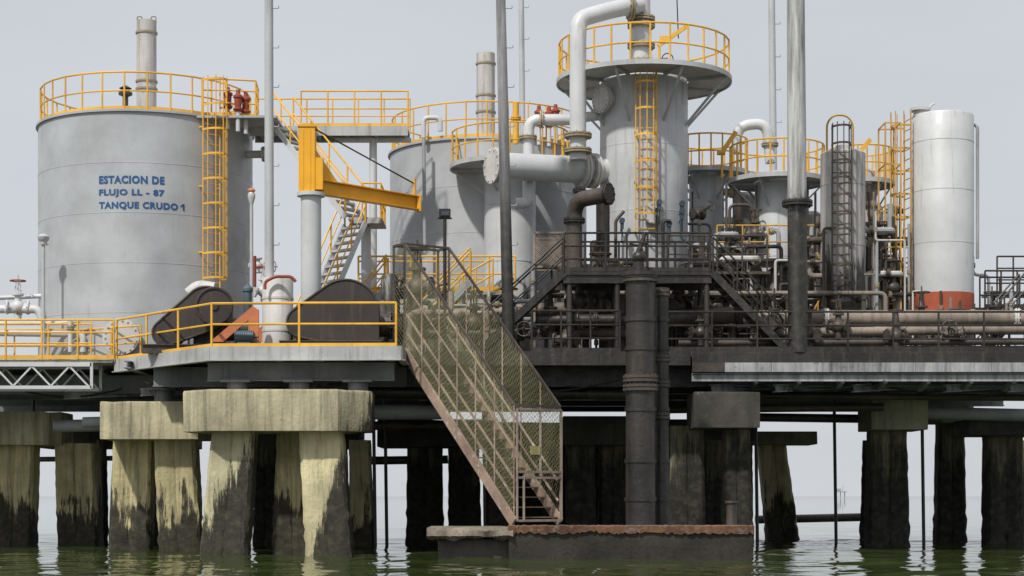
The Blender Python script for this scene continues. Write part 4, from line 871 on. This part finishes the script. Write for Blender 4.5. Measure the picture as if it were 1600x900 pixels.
# ---------------------------------------------------------------- caged stair
T0=Vector((-2.98,49.75,ZD)); B0=Vector((0.05,45.7,0.92)); run=Vector((B0.x-T0.x,B0.y-T0.y,0)).normalized(); perp=Vector((-run.y,run.x,0)); W=1.5
z=Vector((0,0,1)); slope=(B0-T0).normalized(); Ls=(B0-T0).length; H=3.0
stg=B()
for k in (0,W): stg.beam(T0+perp*k,B0+perp*k,0.07,0.28)
trd=B(); ang=math.atan2(run.y,run.x)
for i in range(18):
    q=T0.lerp(B0,(i+.5)/18)+perp*W/2; trd.box(q,(0.20,W-.08,0.03),ang)
hrs=B()
for k in (0.06,W-.06):
    for h in (0.55,1.05): hrs.cyl(T0+perp*k+z*h,B0+perp*k+z*h,0.035,n=8)
frm=B(); frm2=B(); nets=[]
for k,sp_,rr_ in ((0,0.13,0.0048),(W,0.17,0.0048)):
    frm.beam(T0+perp*k+z*H,B0+perp*k+z*H,0.055,0.055)
    for j in range(7):
        q=T0.lerp(B0,j/6)+perp*k; frm2.beam(q,q+z*H,0.035,0.035)
    nets.append(("wire_netting",B().netting(T0+perp*k,slope,z,Ls,H,sp_,rr_),'net'))
frm2.beam(T0+z*1.9,B0+z*1.9,0.035,0.035)
for q in (T0,B0): frm.beam(q+z*H,q+perp*W+z*H,0.06,0.06); 
for k in (0,W): frm.beam(T0+perp*k,T0+perp*k+z*H,0.07,0.07)
# railed landing at the top, level with the deck
LN=0.55; back=-run*LN
for k in (0,W):
    frm.beam(T0+perp*k+back,T0+perp*k+back+z*H,0.07,0.07); frm.beam(T0+perp*k+z*H,T0+perp*k+back+z*H,0.06,0.06); frm.beam(T0+perp*k+z*1.05,T0+perp*k+back+z*1.05,0.04,0.04); frm.beam(T0+perp*k+z*2.0,T0+perp*k+back+z*2.0,0.04,0.04)
    nets.append(("wire_netting",B().netting(T0+perp*k+z*.05,-run,z,LN,H-.05,0.14,0.005),'net'))
frm.beam(T0+back+z*H,T0+back+perp*W+z*H,0.06,0.06)
gate=B(); g0=B0+perp*0.03; gw=W-.06
for (a,c) in (((0,.05),(gw,.05)),((0,2.9),(gw,2.9)),((0,1.15),(gw,1.15)),((0,1.3),(gw,1.3)),((0,.05),(0,2.9)),((gw,.05),(gw,2.9)),((gw*.52,1.2),(gw*.52,2.9)),((gw*.15,.05),(gw*.15,1.2))):
    gate.beam(g0+run*.09+perp*a[0]+z*a[1],g0+run*.09+perp*c[0]+z*c[1],0.06,0.06)
gn=B().netting(g0+run*.09+z*1.25,perp,z,gw,1.6,0.12,0.005)
gs=B().box(g0+run*.13+perp*.55+z*1.85,(0.30,0.02,0.22),math.atan2(perp.y,perp.x))
thing("caged_stairs","steep rusty stairs enclosed in wire netting above the sea dock","stairs",
 [("stringer",stg,'rust'),("treads",trd,'rustd'),("handrail",hrs,'rust'),("cage_frame",frm,'tarb'),("cage_post",frm2,'rust'),*nets,("gate",gate,'rustpipe',[("wire_netting",gn,'net')]),("sign_plate",gs,'signy')],origin=B0)
# ---------------------------------------------------------------- dock
x0,x1=X(795,45),X(1174,45)
b=B(); n=24; vs=[]; fs=[]
for i in range(n+1):
    x=x0+(x1-x0)*i/n
    j=lambda a: random.uniform(-a,a)
    for (y,zz) in ((44.95,-0.6),(44.85+j(.03),0.1),(44.68+j(.02),0.5),(44.66,0.83),(47.5,0.83),(47.5,-.6)): vs.append((x,y,zz))
for i in range(n):
    for k in range(6): fs.append((i*6+k,i*6+(k+1)%6,(i+1)*6+(k+1)%6,(i+1)*6+k))
fs.append((5,4,3,2,1,0)); fs.append(tuple(n*6+k for k in range(6))); b.add(vs,fs)
rim=B(); vs=[]; fs=[]; n=120
for i in range(n+1):
    x=x0-.02+(x1-x0+.04)*i/n; e=abs(random.gauss(0,.03)); e2=max(0,mn.noise((x*1.3,2,5)))*.08
    for (y,zz) in ((44.60,0.64+e+e2),(44.56+e*.5,0.86-e*.4),(44.95,0.88-e*.3),(44.95,0.62)): vs.append((x,y,zz))
for i in range(n):
    for k in range(4): fs.append((i*4+k,i*4+(k+1)%4,(i+1)*4+(k+1)%4,(i+1)*4+k))
fs.append((3,2,1,0)); fs.append(tuple(n*4+k for k in range(4))); rim.add(vs,fs)
bol=B().lathe((X(1143,45.4),45.4,0),[(0.13,0.8),(0.13,1.40),(0.17,1.42),(0.17,1.48)],14)
thing("landing_dock","low dark steel landing dock with rusty rim on the water","dock",[("hull",b,'dock'),("rim",rim,'dockrust'),("bollard",bol,'tarb')])
b=B(); n=44; xa,xb=X(668,45),X(802,45); vs=[]; fs=[]
for i in range(n+1):
    x=xa+(xb-xa)*i/n
    g=lambda s,a: mn.noise((x*2.4,s,1))*a+random.uniform(-.012,.012)
    for (y,zz) in ((44.72+g(1,.10),0.52+g(2,.12)),(44.56+g(3,.10),0.60+g(4,.06)),(44.58+g(5,.08),0.74+g(6,.05)),(44.66+g(7,.05),0.81+g(8,.03)),(47.3,0.81),(47.4,0.5)):
        vs.append((x,y,zz))
for i in range(n):
    for k in range(6): fs.append((i*6+k,i*6+(k+1)%6,(i+1)*6+(k+1)%6,(i+1)*6+k))
fs.append((5,4,3,2,1,0)); fs.append(tuple(n*6+k for k in range(6))); b.add(vs,fs)
thing("concrete_slab","broken weathered concrete slab at the end of the dock","slab",[(None,b,'slabc')])
b=rough_prism([(xa+.3,45.0),(xb-.03,45.0),(xb-.03,47.3),(xa+.3,47.3)],-.6,0.52,0.3,0.03); thing("dock_footing","dark concrete footing under the broken slab at the water","footing",[(None,b,'dock')])

# ---------------------------------------------------------------- world, sun, camera
wd=bpy.data.worlds.new("World"); scene.world=wd; wd.use_nodes=True; nt=wd.node_tree; N=nt.nodes; L=nt.links
bg=N["Background"]; bg.inputs["Strength"].default_value=0.1
sky=N.new("ShaderNodeTexSky"); sky.sky_type='NISHITA'; sky.sun_disc=False
sky.dust_density=5; sky.air_density=1.5
hs=N.new("ShaderNodeHueSaturation"); hs.inputs["Saturation"].default_value=0.25; L.new(sky.outputs[0],hs.inputs["Color"])
tc=N.new("ShaderNodeTexCoord"); sxyz=N.new("ShaderNodeSeparateXYZ"); L.new(tc.outputs["Generated"],sxyz.inputs[0])
mr=N.new("ShaderNodeMapRange"); mr.inputs[1].default_value=0.0; mr.inputs[2].default_value=0.35; L.new(sxyz.outputs[2],mr.inputs[0])
hz_=N.new("ShaderNodeMix"); hz_.data_type='RGBA'; hz_.inputs[6].default_value=(0.70,0.73,0.765,1); hz_.inputs[7].default_value=(0.63,0.665,0.725,1); L.new(mr.outputs[0],hz_.inputs[0])
ns=N.new("ShaderNodeTexNoise"); ns.inputs["Scale"].default_value=3; ns.inputs["Detail"].default_value=4; mp=N.new("ShaderNodeMapping"); mp.inputs["Scale"].default_value=(1,1,4); L.new(tc.outputs["Generated"],mp.inputs[0]); L.new(mp.outputs[0],ns.inputs["Vector"])
mr2=N.new("ShaderNodeMapRange"); mr2.inputs[1].default_value=0.3; mr2.inputs[2].default_value=0.7; mr2.inputs[3].default_value=9.4; mr2.inputs[4].default_value=10.3; L.new(ns.outputs[0],mr2.inputs[0])
vm=N.new("ShaderNodeVectorMath"); vm.operation='SCALE'; L.new(hz_.outputs[2],vm.inputs[0]); L.new(mr2.outputs[0],vm.inputs["Scale"])
mx=N.new("ShaderNodeMix"); mx.data_type='RGBA'; mx.inputs[0].default_value=0.88; L.new(hs.outputs[0],mx.inputs[6]); L.new(vm.outputs[0],mx.inputs[7]); L.new(mx.outputs[2],bg.inputs["Color"])
sun=bpy.data.lights.new("Sun",'SUN'); sun.energy=3.4; sun.angle=math.radians(2.5); sun.color=(1,0.96,0.89)
so=bpy.data.objects.new("Sun",sun); COL.objects.link(so)
dirv=Vector((0.42,0.78,-1.05)).normalized(); so.rotation_euler=dirv.to_track_quat('-Z','Y').to_euler(); so.location=(-20,-20,40)
EL=math.asin(-dirv.z); sky.sun_elevation=EL; sky.sun_rotation=math.atan2(-dirv.x,-dirv.y)
cam=bpy.data.cameras.new("Camera"); co=bpy.data.objects.new("Camera",cam); COL.objects.link(co)
cam.sensor_width=36; cam.lens=36*F/1600; cam.shift_y=(HV-450)/1600; co.location=(0,0,CH); co.rotation_euler=(math.radians(90),0,0); cam.clip_end=30000; cam.clip_start=0.5
scene.camera=co
scene.view_settings.view_transform='Standard'; scene.view_settings.look='None'; scene.view_settings.exposure=0
